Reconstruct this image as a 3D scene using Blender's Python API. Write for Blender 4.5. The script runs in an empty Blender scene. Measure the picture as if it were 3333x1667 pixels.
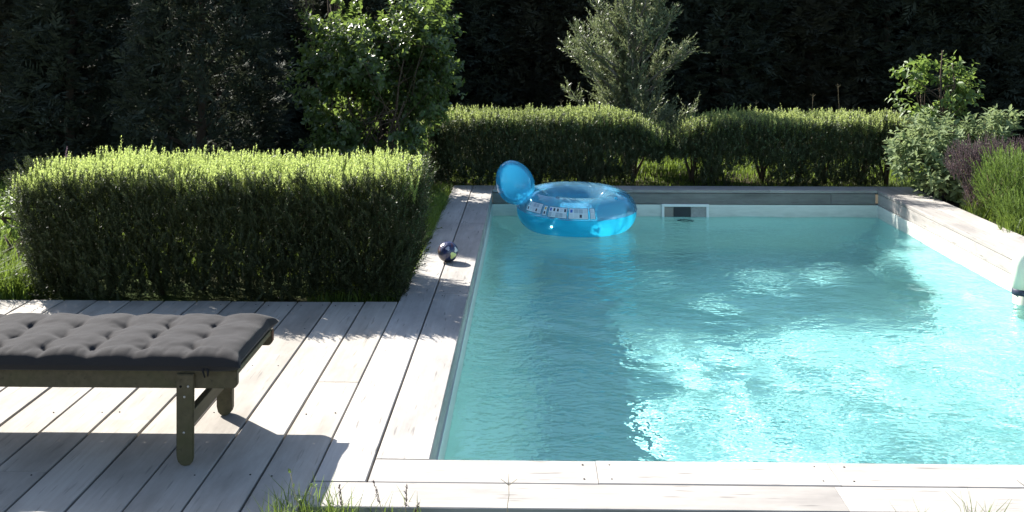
import bpy, bmesh, math, random
import numpy as np
from mathutils import Vector, Matrix, Euler

sc = bpy.context.scene
COL = sc.collection
R = math.radians

# ------------------------------------------------------------------ camera, sky, sun, exposure
cam_d = bpy.data.cameras.new('camera')
cam = bpy.data.objects.new('camera', cam_d)
COL.objects.link(cam)
sc.camera = cam
cam_d.sensor_width = 36.0
cam_d.lens = 34.95
cam_d.shift_y = -0.2276
cam_d.clip_end = 500.0
cam.location = (0.0, 0.0, 1.65)
cam.rotation_euler = (R(90), 0, R(1.134))

SUN = Vector((-0.95, 0.86, 1.0)).normalized()          # direction towards the sun
world = bpy.data.worlds.new('World')
sc.world = world
world.use_nodes = True
wn = world.node_tree
sky = wn.nodes.new('ShaderNodeTexSky')
sky.sky_type = 'NISHITA'
sky.sun_disc = False
sky.sun_elevation = math.asin(SUN.z)
sky.sun_rotation = math.atan2(SUN.x, SUN.y)
wn.links.new(sky.outputs[0], wn.nodes['Background'].inputs[0])
wn.nodes['Background'].inputs[1].default_value = 0.080

sun_d = bpy.data.lights.new('sun', 'SUN')
sun_d.energy = 5.0
sun_d.angle = R(0.5)
sun_d.color = (1.0, 0.955, 0.89)
sun_d.cycles.is_caustics_light = True                 # sunlight refracts through the water onto the pool floor
sun = bpy.data.objects.new('sun', sun_d)
COL.objects.link(sun)
sun.rotation_euler = SUN.to_track_quat('Z', 'Y').to_euler()

sc.view_settings.view_transform = 'Standard'
sc.view_settings.look = 'None'
sc.view_settings.gamma = 1.0
sc.view_settings.exposure = 1.75
sc.cycles.use_denoising = True
sc.cycles.max_bounces = 10
sc.cycles.transparent_max_bounces = 16
sc.cycles.sample_clamp_indirect = 8.0

rng = np.random.default_rng(7)
random.seed(7)

# ------------------------------------------------------------------ helpers
class NT:
    """tiny wrapper to build node trees"""
    def __init__(self, name):
        self.m = bpy.data.materials.new(name)
        self.m.use_nodes = True
        self.t = self.m.node_tree
        self.t.nodes.clear()
        self.out = self.t.nodes.new('ShaderNodeOutputMaterial')
    def n(self, kind, ins=None, **props):
        nd = self.t.nodes.new('ShaderNode' + kind)
        for k, v in props.items():
            setattr(nd, k, v)
        for k, v in (ins or {}).items():
            s = nd.inputs[k]
            if isinstance(v, bpy.types.NodeSocket):
                self.t.links.new(v, s)
            elif isinstance(v, tuple) and len(v) == 3 and s.type == 'RGBA':
                s.default_value = (*v, 1)
            else:
                s.default_value = v
        return nd
    def surf(self, sock):
        self.t.links.new(sock, self.out.inputs['Surface'])
        return self.m
    def mix(self, f, a, b, mode='MIX'):
        nd = self.n('Mix', data_type='RGBA', blend_type=mode)
        for i, v in ((0, f), (6, a), (7, b)):
            if isinstance(v, bpy.types.NodeSocket):
                self.t.links.new(v, nd.inputs[i])
            elif i == 0:
                nd.inputs[i].default_value = v
            else:
                nd.inputs[i].default_value = (*v, 1)
        return nd.outputs[2]
    def ramp(self, f, stops):
        nd = self.n('ValToRGB', {'Fac': f})
        els = nd.color_ramp.elements
        while len(els) < len(stops):
            els.new(0.5)
        for e, (p, c) in zip(els, stops):
            e.position = p
            e.color = (*c, 1) if isinstance(c, tuple) else (c, c, c, 1)
        return nd.outputs[0]
    def math(self, op, a, b=0.0):
        nd = self.n('Math', operation=op)
        for i, v in ((0, a), (1, b)):
            if isinstance(v, bpy.types.NodeSocket):
                self.t.links.new(v, nd.inputs[i])
            else:
                nd.inputs[i].default_value = v
        return nd.outputs[0]
    def coords(self, scale=(1, 1, 1), kind='Object', randomise=False):
        tc = self.n('TexCoord')
        s = tc.outputs[kind]
        if randomise:
            oi = self.n('ObjectInfo')
            off = self.n('VectorMath', {0: oi.outputs['Random'], 1: (37.0, 91.0, 53.0)}, operation='MULTIPLY')
            s = self.n('VectorMath', {0: s, 1: off.outputs[0]}, operation='ADD').outputs[0]
        return self.n('Mapping', {'Vector': s, 'Scale': scale}).outputs[0]
    def noise(self, vec, scale, detail=3.0, rough=0.55):
        return self.n('TexNoise', {'Vector': vec, 'Scale': scale, 'Detail': detail, 'Roughness': rough}).outputs[0]
    def bump(self, h, strength, dist):
        return self.n('Bump', {'Height': h, 'Strength': strength, 'Distance': dist}).outputs[0]


def link(o, parent=None):
    COL.objects.link(o)
    if parent is not None:
        o.parent = parent
    return o

def tag(o, label, cat, group=None):
    o['label'] = label
    o['category'] = cat
    if group:
        o['group'] = group
    return o

def structure(o):
    o['kind'] = 'structure'
    return o

def empty(name, loc=(0, 0, 0), rz=0.0):
    o = bpy.data.objects.new(name, None)
    o.location = loc
    o.rotation_euler = (0, 0, rz)
    o.empty_display_size = 0.1
    return link(o)

def mesh_obj(name, v, f, mat, parent=None, smooth=False):
    me = bpy.data.meshes.new(name)
    me.from_pydata([tuple(map(float, p)) for p in v], [], [tuple(map(int, q)) for q in f])
    if mat:
        me.materials.append(mat)
    if smooth:
        me.polygons.foreach_set('use_smooth', np.ones(len(me.polygons), dtype=bool))
    me.update()
    return link(bpy.data.objects.new(name, me), parent)

def quads_obj(name, V, F, mat, parent=None, rnd=None, smooth=False):
    """fast mesh from numpy arrays of quads; rnd is one random number per face"""
    me = bpy.data.meshes.new(name)
    nf = len(F)
    me.vertices.add(len(V))
    me.vertices.foreach_set('co', np.ascontiguousarray(V, dtype=np.float32).ravel())
    me.loops.add(nf * 4)
    me.loops.foreach_set('vertex_index', np.ascontiguousarray(F, dtype=np.int32).ravel())
    me.polygons.add(nf)
    me.polygons.foreach_set('loop_start', np.arange(0, nf * 4, 4, dtype=np.int32))
    if smooth:
        me.polygons.foreach_set('use_smooth', np.ones(nf, dtype=bool))
    if rnd is not None:
        a = me.attributes.new('rnd', 'FLOAT', 'FACE')
        a.data.foreach_set('value', np.ascontiguousarray(rnd, dtype=np.float32))
    me.materials.append(mat)
    me.update(calc_edges=True)
    return link(bpy.data.objects.new(name, me), parent)

def bm_obj(name, bm, mat, parent=None, smooth=False):
    me = bpy.data.meshes.new(name)
    bm.to_mesh(me)
    bm.free()
    me.materials.append(mat)
    if smooth:
        me.polygons.foreach_set('use_smooth', np.ones(len(me.polygons), dtype=bool))
    return link(bpy.data.objects.new(name, me), parent)

def bevel_box(name, a, b, mat, parent=None, bev=0.004, seg=2):
    bm = bmesh.new()
    bmesh.ops.create_cube(bm, size=1.0)
    c = [(a[i] + b[i]) / 2 for i in range(3)]
    s = [abs(b[i] - a[i]) for i in range(3)]
    bmesh.ops.scale(bm, vec=s, verts=bm.verts)
    if bev:
        bmesh.ops.bevel(bm, geom=bm.edges[:], offset=bev, segments=seg, affect='EDGES', profile=0.6)
    o = bm_obj(name, bm, mat, parent)
    o.location = c
    return o

def unit(a):
    return a / np.maximum(np.linalg.norm(a, axis=-1, keepdims=True), 1e-9)

def tube_mesh(paths, seg=7):
    """paths: list of (points, radii) -> vertices, quads"""
    V, F = [], []
    for pts, rad in paths:
        pts = [Vector(p) for p in pts]
        base = len(V)
        n = len(pts)
        for i, p in enumerate(pts):
            d = (pts[min(i + 1, n - 1)] - pts[max(i - 1, 0)]).normalized()
            u = d.orthogonal().normalized() if i == 0 else (u - d * u.dot(d)).normalized()
            w = d.cross(u)
            for k in range(seg):
                a = 2 * math.pi * k / seg
                V.append(p + (u * math.cos(a) + w * math.sin(a)) * rad[i])
        for i in range(n - 1):
            for k in range(seg):
                a, b = base + i * seg + k, base + i * seg + (k + 1) % seg
                F.append((a, b, b + seg, a + seg))
        F.append(tuple(base + k for k in reversed(range(seg))))
        F.append(tuple(base + (n - 1) * seg + k for k in range(seg)))
    return V, F

def tube_obj(name, paths, mat, parent=None, seg=7):
    V, F = tube_mesh(paths, seg)
    return mesh_obj(name, V, F, mat, parent, smooth=True)

def kites(P, D, N, L, W, fold=0.15, wide=0.45):
    """one folded kite (4 vertices) per leaf"""
    S = unit(np.cross(D, N))
    N2 = np.cross(S, D)
    L = np.asarray(L)[:, None]
    W = np.asarray(W)[:, None]
    mid = P + D * L * wide + N2 * W * fold
    V = np.stack([P, mid - S * W * 0.5, P + D * L, mid + S * W * 0.5], 1)
    return V.reshape(-1, 3), np.arange(len(P) * 4).reshape(-1, 4)

def leaves6(P, D, N, L, W, fold=0.18, droop=0.12):
    """broad leaf: two quads folded along the midrib"""
    S = unit(np.cross(D, N))
    N2 = np.cross(S, D)
    L = np.asarray(L)[:, None]
    W = np.asarray(W)[:, None]
    tip = P + D * L - N2 * L * droop
    l1 = P + D * L * 0.28 - S * W * 0.5 + N2 * W * fold
    l2 = P + D * L * 0.68 - S * W * 0.40 + N2 * W * (fold * 0.6) - N2 * L * droop * 0.4
    r1 = P + D * L * 0.28 + S * W * 0.5 + N2 * W * fold
    r2 = P + D * L * 0.68 + S * W * 0.40 + N2 * W * (fold * 0.6) - N2 * L * droop * 0.4
    V = np.stack([P, l1, l2, tip, r2, r1], 1).reshape(-1, 3)
    i = np.arange(len(P))[:, None] * 6
    F = np.concatenate([i + np.array([[0, 1, 2, 3]]), i + np.array([[0, 3, 4, 5]])], 1).reshape(-1, 4)
    return V, F

def rand_dirs(n):
    return unit(rng.normal(size=(n, 3)))

class VNoise:
    """smooth value noise on a lattice, for hedge outlines and clumps"""
    def __init__(self, seed):
        self.g = np.random.default_rng(seed).random((32, 32, 32))
    def __call__(self, x, y, z):
        p = np.stack(np.broadcast_arrays(x, y, z), -1)
        i = np.floor(p).astype(int)
        f = p - i
        f = f * f * (3 - 2 * f)
        r = 0
        for a in (0, 1):
            for b in (0, 1):
                for c in (0, 1):
                    w = (f[..., 0] if a else 1 - f[..., 0]) * (f[..., 1] if b else 1 - f[..., 1]) * (f[..., 2] if c else 1 - f[..., 2])
                    r = r + w * self.g[(i[..., 0] + a) % 32, (i[..., 1] + b) % 32, (i[..., 2] + c) % 32]
        return r

# ------------------------------------------------------------------ materials
def wood_mat(name, light, dark, stain, streak=0.5, rough=0.8):
    t = NT(name)
    v1 = t.coords((26, 1.0, 26), randomise=True)
    v2 = t.coords((3.0, 1.1, 3.0), randomise=True)
    v3 = t.coords((60, 5.0, 60), randomise=True)
    grain = t.noise(v1, 1.6, 5, 0.6)
    blot = t.noise(v2, 1.3, 5, 0.65)
    dash = t.noise(v3, 1.0, 2, 0.5)
    c = t.mix(t.ramp(grain, [(0.3, 0.0), (0.7, 1.0)]), dark, light)
    c = t.mix(t.ramp(blot, [(0.42, 0.0), (0.70, 0.75)]), c, stain)
    c = t.mix(t.math('MULTIPLY', t.ramp(dash, [(0.64, 0.0), (0.72, 1.0)]), streak), c, tuple(x * 0.35 for x in dark))
    oi = t.n('ObjectInfo')
    val = t.n('MapRange', {'Value': oi.outputs['Random'], 'To Min': 0.84, 'To Max': 1.08}).outputs[0]
    hs = t.n('HueSaturation', {'Color': c, 'Value': val})
    b = t.bump(t.math('ADD', grain, t.math('MULTIPLY', dash, 0.6)), 0.35, 0.003)
    p = t.n('BsdfPrincipled', {'Base Color': hs.outputs[0], 'Roughness': rough, 'Normal': b, 'Specular IOR Level': 0.25})
    return t.surf(p.outputs[0])

M = {}
M['deck'] = wood_mat('weathered_deck_wood', (0.375, 0.345, 0.303), (0.31, 0.284, 0.247), (0.18, 0.163, 0.140), streak=0.45)
M['coping'] = wood_mat('bleached_coping_wood', (0.385, 0.362, 0.332), (0.315, 0.295, 0.27), (0.195, 0.182, 0.168), streak=0.7)
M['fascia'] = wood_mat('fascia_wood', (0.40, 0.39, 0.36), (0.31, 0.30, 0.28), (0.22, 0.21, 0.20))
M['fascia_damp_shaded'] = wood_mat('damp_shaded_fascia_wood', (0.27, 0.26, 0.235), (0.20, 0.19, 0.17), (0.10, 0.097, 0.088))  # damp, dirty boards; the hedge's shade is also put into this colour
M['lounger_wood'] = wood_mat('aged_teak', (0.095, 0.078, 0.046), (0.060, 0.049, 0.027), (0.062, 0.064, 0.024), streak=0.4, rough=0.7)
M['rail_end'] = wood_mat('raw_teak', (0.17, 0.085, 0.05), (0.11, 0.055, 0.03), (0.09, 0.05, 0.03), streak=0.3)

def plain(name, col, rough=0.6, spec=0.3, metal=0.0, var=0.15, scale=8.0, bump=0.0):
    t = NT(name)
    v = t.coords(randomise=True)
    n = t.noise(v, scale, 4)
    c = t.mix(n, tuple(x * (1 - var) for x in col), tuple(min(1, x * (1 + var)) for x in col))
    ins = {'Base Color': c, 'Roughness': rough, 'Specular IOR Level': spec, 'Metallic': metal}
    if bump:
        ins['Normal'] = t.bump(t.noise(v, scale * 6, 3), bump, 0.004)
    return t.surf(t.n('BsdfPrincipled', ins).outputs[0])

M['dark'] = plain('dark_underlay', (0.008, 0.0075, 0.007), 0.95, 0.1)
M['resin'] = plain('cream_resin', (0.66, 0.66, 0.52), 0.35, 0.5, var=0.06, scale=5)
M['white_plastic'] = plain('white_plastic', (0.72, 0.74, 0.70), 0.4, 0.5, var=0.05)
M['black_rubber'] = plain('navy_band', (0.02, 0.025, 0.05), 0.5, 0.4)
M['screw'] = plain('screw_metal', (0.35, 0.34, 0.32), 0.45, 0.5, 0.7)
M['hole'] = plain('skimmer_throat', (0.03, 0.035, 0.04), 0.6, 0.3)
M['bark'] = plain('bark', (0.075, 0.055, 0.04), 0.9, 0.1, var=0.4, scale=14, bump=0.6)
M['bark_grey'] = plain('grey_bark', (0.13, 0.115, 0.095), 0.9, 0.1, var=0.4, scale=14, bump=0.6)
M['straw'] = plain('dry_straw', (0.30, 0.24, 0.14), 0.8, 0.2, var=0.3)

def shell_mat():
    t = NT('pool_shell')
    v = t.coords()
    n = t.noise(v, 2.2, 4)
    c = t.mix(t.ramp(n, [(0.3, 0.0), (0.75, 1.0)]), (0.65, 0.68, 0.61), (0.71, 0.73, 0.65))
    # scum and lime deposits left by the changing water level
    sep = t.n('SeparateXYZ', {0: v})
    band = t.ramp(t.n('MapRange', {'Value': sep.outputs[2], 'From Min': WZ - 0.08, 'From Max': WZ + 0.13}).outputs[0], [(0.05, 0.0), (0.36, 1.0), (0.62, 0.7), (1.0, 0.15)])
    dirt = t.math('MULTIPLY', band, t.ramp(t.noise(t.coords((3, 3, 14)), 3.0, 4), [(0.25, 0.35), (0.7, 1.0)]))
    c = t.mix(t.math('MULTIPLY', dirt, 0.75), c, (0.33, 0.37, 0.32))
    return t.surf(t.n('BsdfPrincipled', {'Base Color': c, 'Roughness': 0.45, 'Specular IOR Level': 0.3}).outputs[0])
WZ = -0.264                                          # water level
M['shell'] = shell_mat()

def water_mat():
    t = NT('water')
    v = t.coords((1.0, 1.5, 1.0))
    n1 = t.noise(v, 9.0, 2, 0.5)
    n2 = t.noise(v, 26.0, 1, 0.5)
    mask = t.ramp(t.noise(t.coords(), 0.7, 1), [(0.35, 0.25), (0.62, 1.0)])
    h = t.math('MULTIPLY', t.math('ADD', n1, t.math('MULTIPLY', n2, 0.34)), mask)
    b = t.bump(h, 0.5, 0.05)
    g = t.n('BsdfGlass', {'Color': (0.635, 0.93, 0.97), 'Roughness': 0.0, 'IOR': 1.33, 'Normal': b}, distribution='GGX')
    return t.surf(g.outputs[0])
M['water'] = water_mat()

def ground_mat():
    t = NT('ground_soil_and_lawn')
    v = t.coords()
    a = t.noise(v, 0.6, 5)
    b = t.noise(v, 40, 3)
    soil = t.mix(b, (0.035, 0.027, 0.018), (0.075, 0.058, 0.040))
    lawn = t.mix(b, (0.03, 0.05, 0.012), (0.06, 0.085, 0.022))
    c = t.mix(t.ramp(a, [(0.42, 0.0), (0.58, 1.0)]), soil, lawn)
    nb = t.bump(b, 0.8, 0.02)
    return t.surf(t.n('BsdfPrincipled', {'Base Color': c, 'Roughness': 0.95, 'Normal': nb, 'Specular IOR Level': 0.1}).outputs[0])
M['ground'] = ground_mat()

def leaf_mat(name, a, b, trans, tcol, spec=0.3, rough=0.5, hue_noise=2.0):
    t = NT(name)
    at = t.n('Attribute', attribute_name='rnd')
    c = t.mix(at.outputs['Fac'], a, b)
    patch = t.noise(t.coords(), hue_noise, 3)
    c = t.mix(t.ramp(patch, [(0.35, 0.0), (0.7, 0.5)]), c, tuple(x * 0.62 for x in a))
    p = t.n('BsdfPrincipled', {'Base Color': c, 'Roughness': rough, 'Specular IOR Level': spec})
    tc = t.mix(0.5, c, tcol)
    tr = t.n('BsdfTranslucent', {'Color': tc})
    mx = t.n('MixShader', {0: trans, 1: p.outputs[0], 2: tr.outputs[0]})
    return t.surf(mx.outputs[0])

M['rosemary'] = leaf_mat('sunlit_rosemary_tips', (0.25, 0.31, 0.085), (0.40, 0.47, 0.18), 0.50, (0.55, 0.66, 0.18), 0.25)  # fresh tips, lightened further for the sun on the hedge top
M['rosemary_old_shaded'] = leaf_mat('old_shaded_rosemary_needles', (0.030, 0.040, 0.018), (0.082, 0.100, 0.044), 0.24, (0.09, 0.12, 0.03), 0.2)  # older needles, darkened further for the shade on the hedge faces
M['rosemary_old_shaded_far'] = leaf_mat('old_shaded_grey_green_needles', (0.042, 0.054, 0.026), (0.098, 0.118, 0.056), 0.24, (0.11, 0.14, 0.05), 0.2)  # far hedges: old needles, shade of their faces included in the colour
M['rosemary_far'] = leaf_mat('sunlit_grey_green_tips', (0.18, 0.225, 0.075), (0.29, 0.34, 0.13), 0.48, (0.42, 0.50, 0.14), 0.25)  # far hedges: fresh tips, sunlight on top included in the colour
M['conifer'] = leaf_mat('conifer_sprays', (0.034, 0.042, 0.030), (0.068, 0.080, 0.055), 0.22, (0.08, 0.10, 0.05), 0.10, 0.7)
M['conifer_warm'] = leaf_mat('brownish_conifer_sprays', (0.040, 0.042, 0.028), (0.074, 0.074, 0.050), 0.22, (0.09, 0.09, 0.05), 0.10, 0.7)
M['viburnum'] = leaf_mat('broad_glossy_leaves', (0.036, 0.058, 0.020), (0.085, 0.125, 0.042), 0.42, (0.28, 0.40, 0.07), 0.5, 0.36)
M['olive'] = leaf_mat('olive_leaves', (0.10, 0.125, 0.062), (0.21, 0.24, 0.145), 0.36, (0.24, 0.29, 0.11), 0.4, 0.45)
M['shrub'] = leaf_mat('fresh_green_leaves', (0.065, 0.11, 0.028), (0.14, 0.21, 0.06), 0.42, (0.30, 0.42, 0.08), 0.4)
M['sage'] = leaf_mat('pale_downy_leaves', (0.13, 0.18, 0.075), (0.25, 0.31, 0.16), 0.40, (0.34, 0.42, 0.17), 0.2, 0.65)
M['dead'] = leaf_mat('dried_purple_flowers', (0.085, 0.058, 0.062), (0.18, 0.135, 0.14), 0.15, (0.12, 0.09, 0.08), 0.1, 0.8)
M['feather'] = leaf_mat('feathery_green', (0.06, 0.105, 0.022), (0.13, 0.20, 0.045), 0.40, (0.22, 0.32, 0.06), 0.2)
M['grass'] = leaf_mat('grass_blades', (0.055, 0.095, 0.018), (0.13, 0.19, 0.035), 0.45, (0.26, 0.36, 0.05), 0.25)
M['mauve'] = leaf_mat('mauve_flower', (0.16, 0.09, 0.14), (0.25, 0.15, 0.22), 0.3, (0.2, 0.12, 0.18), 0.2)

# ------------------------------------------------------------------ pool, ground, deck
PX0, PX1, PY0, PY1 = -0.392, 3.41, 3.75, 9.86       # inner faces of the boarding around the pool

def build_ground():
    out = 140.0
    hx0, hx1, hy0, hy1 = PX0 - 0.12, PX1 + 0.12, PY0 - 0.12, PY1 + 0.12
    xs = [-out, hx0, hx1, out]
    ys = [-out, hy0, hy1, out]
    V = [(x, y, -0.06) for y in ys for x in xs]
    F = []
    for j in range(3):
        for i in range(3):
            if i == 1 and j == 1:
                continue
            a = j * 4 + i
            F.append((a, a + 1, a + 5, a + 4))
    structure(mesh_obj('ground', V, F, M['ground']))
build_ground()

def build_basin():
    # profile of the moulded shell: (inset, z)
    prof = [(-0.10, -0.146), (0.006, -0.146), (0.008, WZ - 0.06), (0.02, WZ - 0.16), (0.10, WZ - 0.40), (0.14, WZ - 0.48),
            (0.19, WZ - 0.53), (0.30, WZ - 0.92), (0.36, WZ - 1.04), (0.46, WZ - 1.10)]
    def ring(ins, z, n=10):
        x0, x1, y0, y1 = PX0 + ins, PX1 - ins, PY0 + ins, PY1 - ins
        r = max(0.012, ins * 0.55)
        pts = []
        for cx, cy, a0 in ((x1 - r, y0 + r, -90), (x1 - r, y1 - r, 0), (x0 + r, y1 - r, 90), (x0 + r, y0 + r, 180)):
            for k in range(n):
                a = R(a0 + 90 * k / (n - 1))
                pts.append((cx + r * math.cos(a), cy + r * math.sin(a), z))
        return pts
    V, F = [], []
    for ins, z in prof:
        V += ring(ins, z)
    n = 40
    for i in range(len(prof) - 1):
        for k in range(n):
            a, b = i * n + k, i * n + (k + 1) % n
            F.append((a, a + n, b + n, b))
    F.append(tuple(range((len(prof) - 1) * n, len(prof) * n)))
    o = structure(mesh_obj('pool_basin', V, F, M['shell'], smooth=True))
    md = o.modifiers.new('split', 'EDGE_SPLIT')
    md.split_angle = R(50)
    o.cycles.is_caustics_receiver = True
    return o
basin = build_basin()

def build_water():
    step = 0.017
    x0, x1, y0, y1 = PX0 - 0.01, PX1 + 0.01, PY0 - 0.01, PY1 + 0.01
    nx, ny = int((x1 - x0) / step), int((y1 - y0) / step)
    X, Y = np.meshgrid(np.linspace(x0, x1, nx), np.linspace(y0, y1, ny))
    r = np.random.default_rng(11)
    calm, lively = np.zeros_like(X), np.zeros_like(X)
    for i in range(46):
        lam = 0.17 * (0.95 / 0.17) ** r.random()
        a = r.normal(1.75, 0.95)
        ph = r.random() * 6.28
        w = lam / 6.283 * math.sqrt(2.0 / 46) * np.sin(6.283 / lam * (X * math.cos(a) + Y * math.sin(a)) + ph)
        lively += w
        if lam > 0.33:
            calm += w
    # rings spreading from the near left corner and from the float
    for cx, cy, lam, amp in ((0.35, 4.5, 0.16, 0.012), (0.5, 8.6, 0.20, 0.006)):
        d = np.hypot(X - cx, Y - cy)
        lively += amp * lam / 6.283 * np.sin(6.283 * d / lam) * np.exp(-d / 0.8) * 3
    m = np.clip((8.9 - Y) / 2.4, 0, 1)
    m = m * m * (3 - 2 * m)
    m = m * (0.55 + 0.45 * np.clip((X + 0.2) / 1.4, 0, 1))
    Z = WZ + 0.016 * calm * (1 - m) + (0.060 * m + 0.006) * lively
    i = np.arange(nx * ny).reshape(ny, nx)
    F = np.stack([i[:-1, :-1], i[:-1, 1:], i[1:, 1:], i[1:, :-1]], -1).reshape(-1, 4)
    o = structure(quads_obj('water', np.stack([X, Y, Z], -1).reshape(-1, 3), F, M['water'], smooth=True))
    o.cycles.is_caustics_caster = True
    return o
water = build_water()

PLANKS = {}
def plank_mesh(width, length, th, mat):
    key = (round(width, 4), round(length, 3), th, mat.name)
    if key in PLANKS:
        return PLANKS[key]
    h, c = width / 2, 0.003
    prof = [(-h, -th), (h, -th), (h, -c), (h - c, 0), (-h + c, 0), (-h, -c)]
    V, F = [], []
    for y in (-length / 2, length / 2):
        V += [(x, y, z) for x, z in prof]
    for k in range(6):
        F.append((k, (k + 1) % 6, 6 + (k + 1) % 6, 6 + k))
    F.append(tuple(reversed(range(6))))
    F.append(tuple(range(6, 12)))
    me = bpy.data.meshes.new('plank')
    me.from_pydata(V, [], F)
    me.materials.append(mat)
    PLANKS[key] = me
    return me

def plank(parent, cx, cy, width, length, along='Y', z=0.0, th=0.028, mat=None, name='plank'):
    o = bpy.data.objects.new(name, plank_mesh(width, length, th, mat or M['deck']))
    o.location = (cx, cy, z + random.uniform(-0.0012, 0.0012))
    o.rotation_euler = (0, 0, (R(90) if along == 'X' else 0) + random.uniform(-0.0006, 0.0006))
    return link(o, parent)

# main deck left of the pool
deck = structure(mesh_obj('deck', [(-6.3, 1.8, -0.034), (-0.80, 1.8, -0.034), (-0.80, 5.84, -0.034), (-6.3, 5.84, -0.034)], [(0, 1, 2, 3)], M['dark']))
EDGES = [-0.392, -0.594, -0.790, -0.987, -1.184, -1.384, -1.578, -1.782]
while EDGES[-1] > -6.2:
    EDGES.append(EDGES[-1] - random.choice((0.198, 0.2, 0.202)))
GAPS = [0.008, 0.008, 0.009, 0.009, 0.007, 0.008, 0.011, 0.005, 0.012, 0.009]
for i in range(2, len(EDGES) - 1):
    a, b = EDGES[i + 1], EDGES[i]
    gap = GAPS[i % len(GAPS)]
    y0, y1 = 1.85, 5.86 + random.uniform(-0.006, 0.004)
    cuts = [y0]
    for c in {2: [4.55], 3: [3.1], 4: [4.93], 5: [2.75], 6: [4.1], 7: [3.62], 8: [4.6], 9: [3.3]}.get(i, [random.uniform(2.6, 4.9)]):
        cuts.append(c)
    cuts.append(y1)
    for s, e in zip(cuts[:-1], cuts[1:]):
        plank(deck, (a + b) / 2, (s + e) / 2, (b - a) - gap, (e - s) - 0.002)

# coping: boards that frame the pool
cop = structure(mesh_obj('pool_coping',
    [(-0.80, 3.39, -0.036), (PX0 - 0.03, 3.39, -0.036), (PX0 - 0.03, 10.1, -0.036), (-0.80, 10.1, -0.036),
     (PX0 - 0.03, 3.39, -0.036), (4.15, 3.39, -0.036), (4.15, PY0 - 0.03, -0.036), (PX0 - 0.03, PY0 - 0.03, -0.036),
     (PX1 + 0.03, PY0 - 0.03, -0.036), (4.15, PY0 - 0.03, -0.036), (4.15, 10.3, -0.036), (PX1 + 0.03, 10.3, -0.036),
     (PX0 - 0.03, PY1 + 0.03, -0.036), (PX1 + 0.03, PY1 + 0.03, -0.036), (PX1 + 0.03, 10.3, -0.036), (PX0 - 0.03, 10.3, -0.036)],
    [(0, 1, 2, 3), (4, 5, 6, 7), (8, 9, 10, 11), (12, 13, 14, 15)], M['dark']))
C = M['coping']
def run(parent, x0, x1, y0, y1, cuts, along, mat):
    """a row of boards laid end to end"""
    if along == 'Y':
        ys = [y0] + cuts + [y1]
        for s, e in zip(ys[:-1], ys[1:]):
            plank(parent, (x0 + x1) / 2, (s + e) / 2, x1 - x0, e - s - 0.002, 'Y', mat=mat)
    else:
        xs = [x0] + cuts + [x1]
        for s, e in zip(xs[:-1], xs[1:]):
            plank(parent, (s + e) / 2, (y0 + y1) / 2, y1 - y0, e - s - 0.002, 'X', mat=mat)
run(cop, -0.590, -0.386, 3.756, 10.09, [6.05, 8.2], 'Y', C)
run(cop, -0.788, -0.598, 3.566, 10.09, [5.0, 7.15], 'Y', C)
run(cop, -0.590, 3.80, 3.566, 3.752, [0.24, 1.105], 'X', C)
run(cop, -0.789, 3.80, 3.378, 3.560, [1.075, 2.35], 'X', C)
run(cop, 3.404, 3.606, 3.756, 10.09, [5.9, 8.3], 'Y', C)
run(cop, 3.609, 3.81, 3.756, 10.09, [4.8, 7.0, 9.0], 'Y', C)
run(cop, -0.382, 3.400, 9.852, 10.09, [1.0, 2.35], 'X', C)

# vertical boards below the coping
def fascia(x0, y0, x1, y1, mat=M['fascia']):
    L = math.hypot(x1 - x0, y1 - y0)
    o = bpy.data.objects.new('fascia_board', plank_mesh(0.106, L - 0.003, 0.022, mat))
    d = Vector((x1 - x0, y1 - y0, 0)).normalized()
    out = Vector((-d.y, d.x, 0))                    # faces the water
    o.matrix_world = Matrix((( -0.0, d.x, out.x, (x0 + x1) / 2), (0.0, d.y, out.y, (y0 + y1) / 2), (1.0, 0, 0, -0.0865), (0, 0, 0, 1)))
    link(o, cop)
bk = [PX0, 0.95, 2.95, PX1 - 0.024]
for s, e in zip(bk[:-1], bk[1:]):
    fascia(e, PY1, s, PY1, M['fascia_damp_shaded'])
rt = [PY0, 5.6, 7.7, PY1 - 0.001]
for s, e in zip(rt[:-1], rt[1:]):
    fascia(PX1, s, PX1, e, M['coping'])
lf = [PY0 + 0.001, 6.1, 8.1, PY1 - 0.024]
for s, e in zip(lf[:-1], lf[1:]):
    fascia(PX0, e, PX0, s)
fr = [PX0 + 0.024, 1.4, PX1 - 0.024]
for s, e in zip(fr[:-1], fr[1:]):
    fascia(s, PY0, e, PY0)
# front skirt board below the coping, towards the lawn
sk = bpy.data.objects.new('skirt_board', plank_mesh(0.09, 4.58, 0.02, M['fascia']))
sk.matrix_world = Matrix(((0, 1, 0, 1.505), (0, 0, -1, 3.372), (1, 0, 0, -0.078), (0, 0, 0, 1)))
link(sk, cop)
# screw heads near the board joints
sc_me = None
for x, y in ((1.05, 3.60), (1.05, 3.715), (1.16, 3.60), (1.16, 3.715), (2.30, 3.41), (2.30, 3.52), (2.40, 3.41), (2.40, 3.52),
             (0.19, 3.60), (0.19, 3.715), (0.29, 3.60), (0.29, 3.715), (-0.44, 6.0), (-0.54, 6.0), (-0.44, 6.1), (-0.54, 6.1)):
    if sc_me is None:
        bm = bmesh.new()
        bmesh.ops.create_cone(bm, cap_ends=True, segments=10, radius1=0.0034, radius2=0.0030, depth=0.002)
        so = bm_obj('screw', bm, M['dark'], cop)
        sc_me = so.data
    else:
        so = link(bpy.data.objects.new('screw', sc_me), cop)
    so.location = (x, y, 0.0012)

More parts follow.
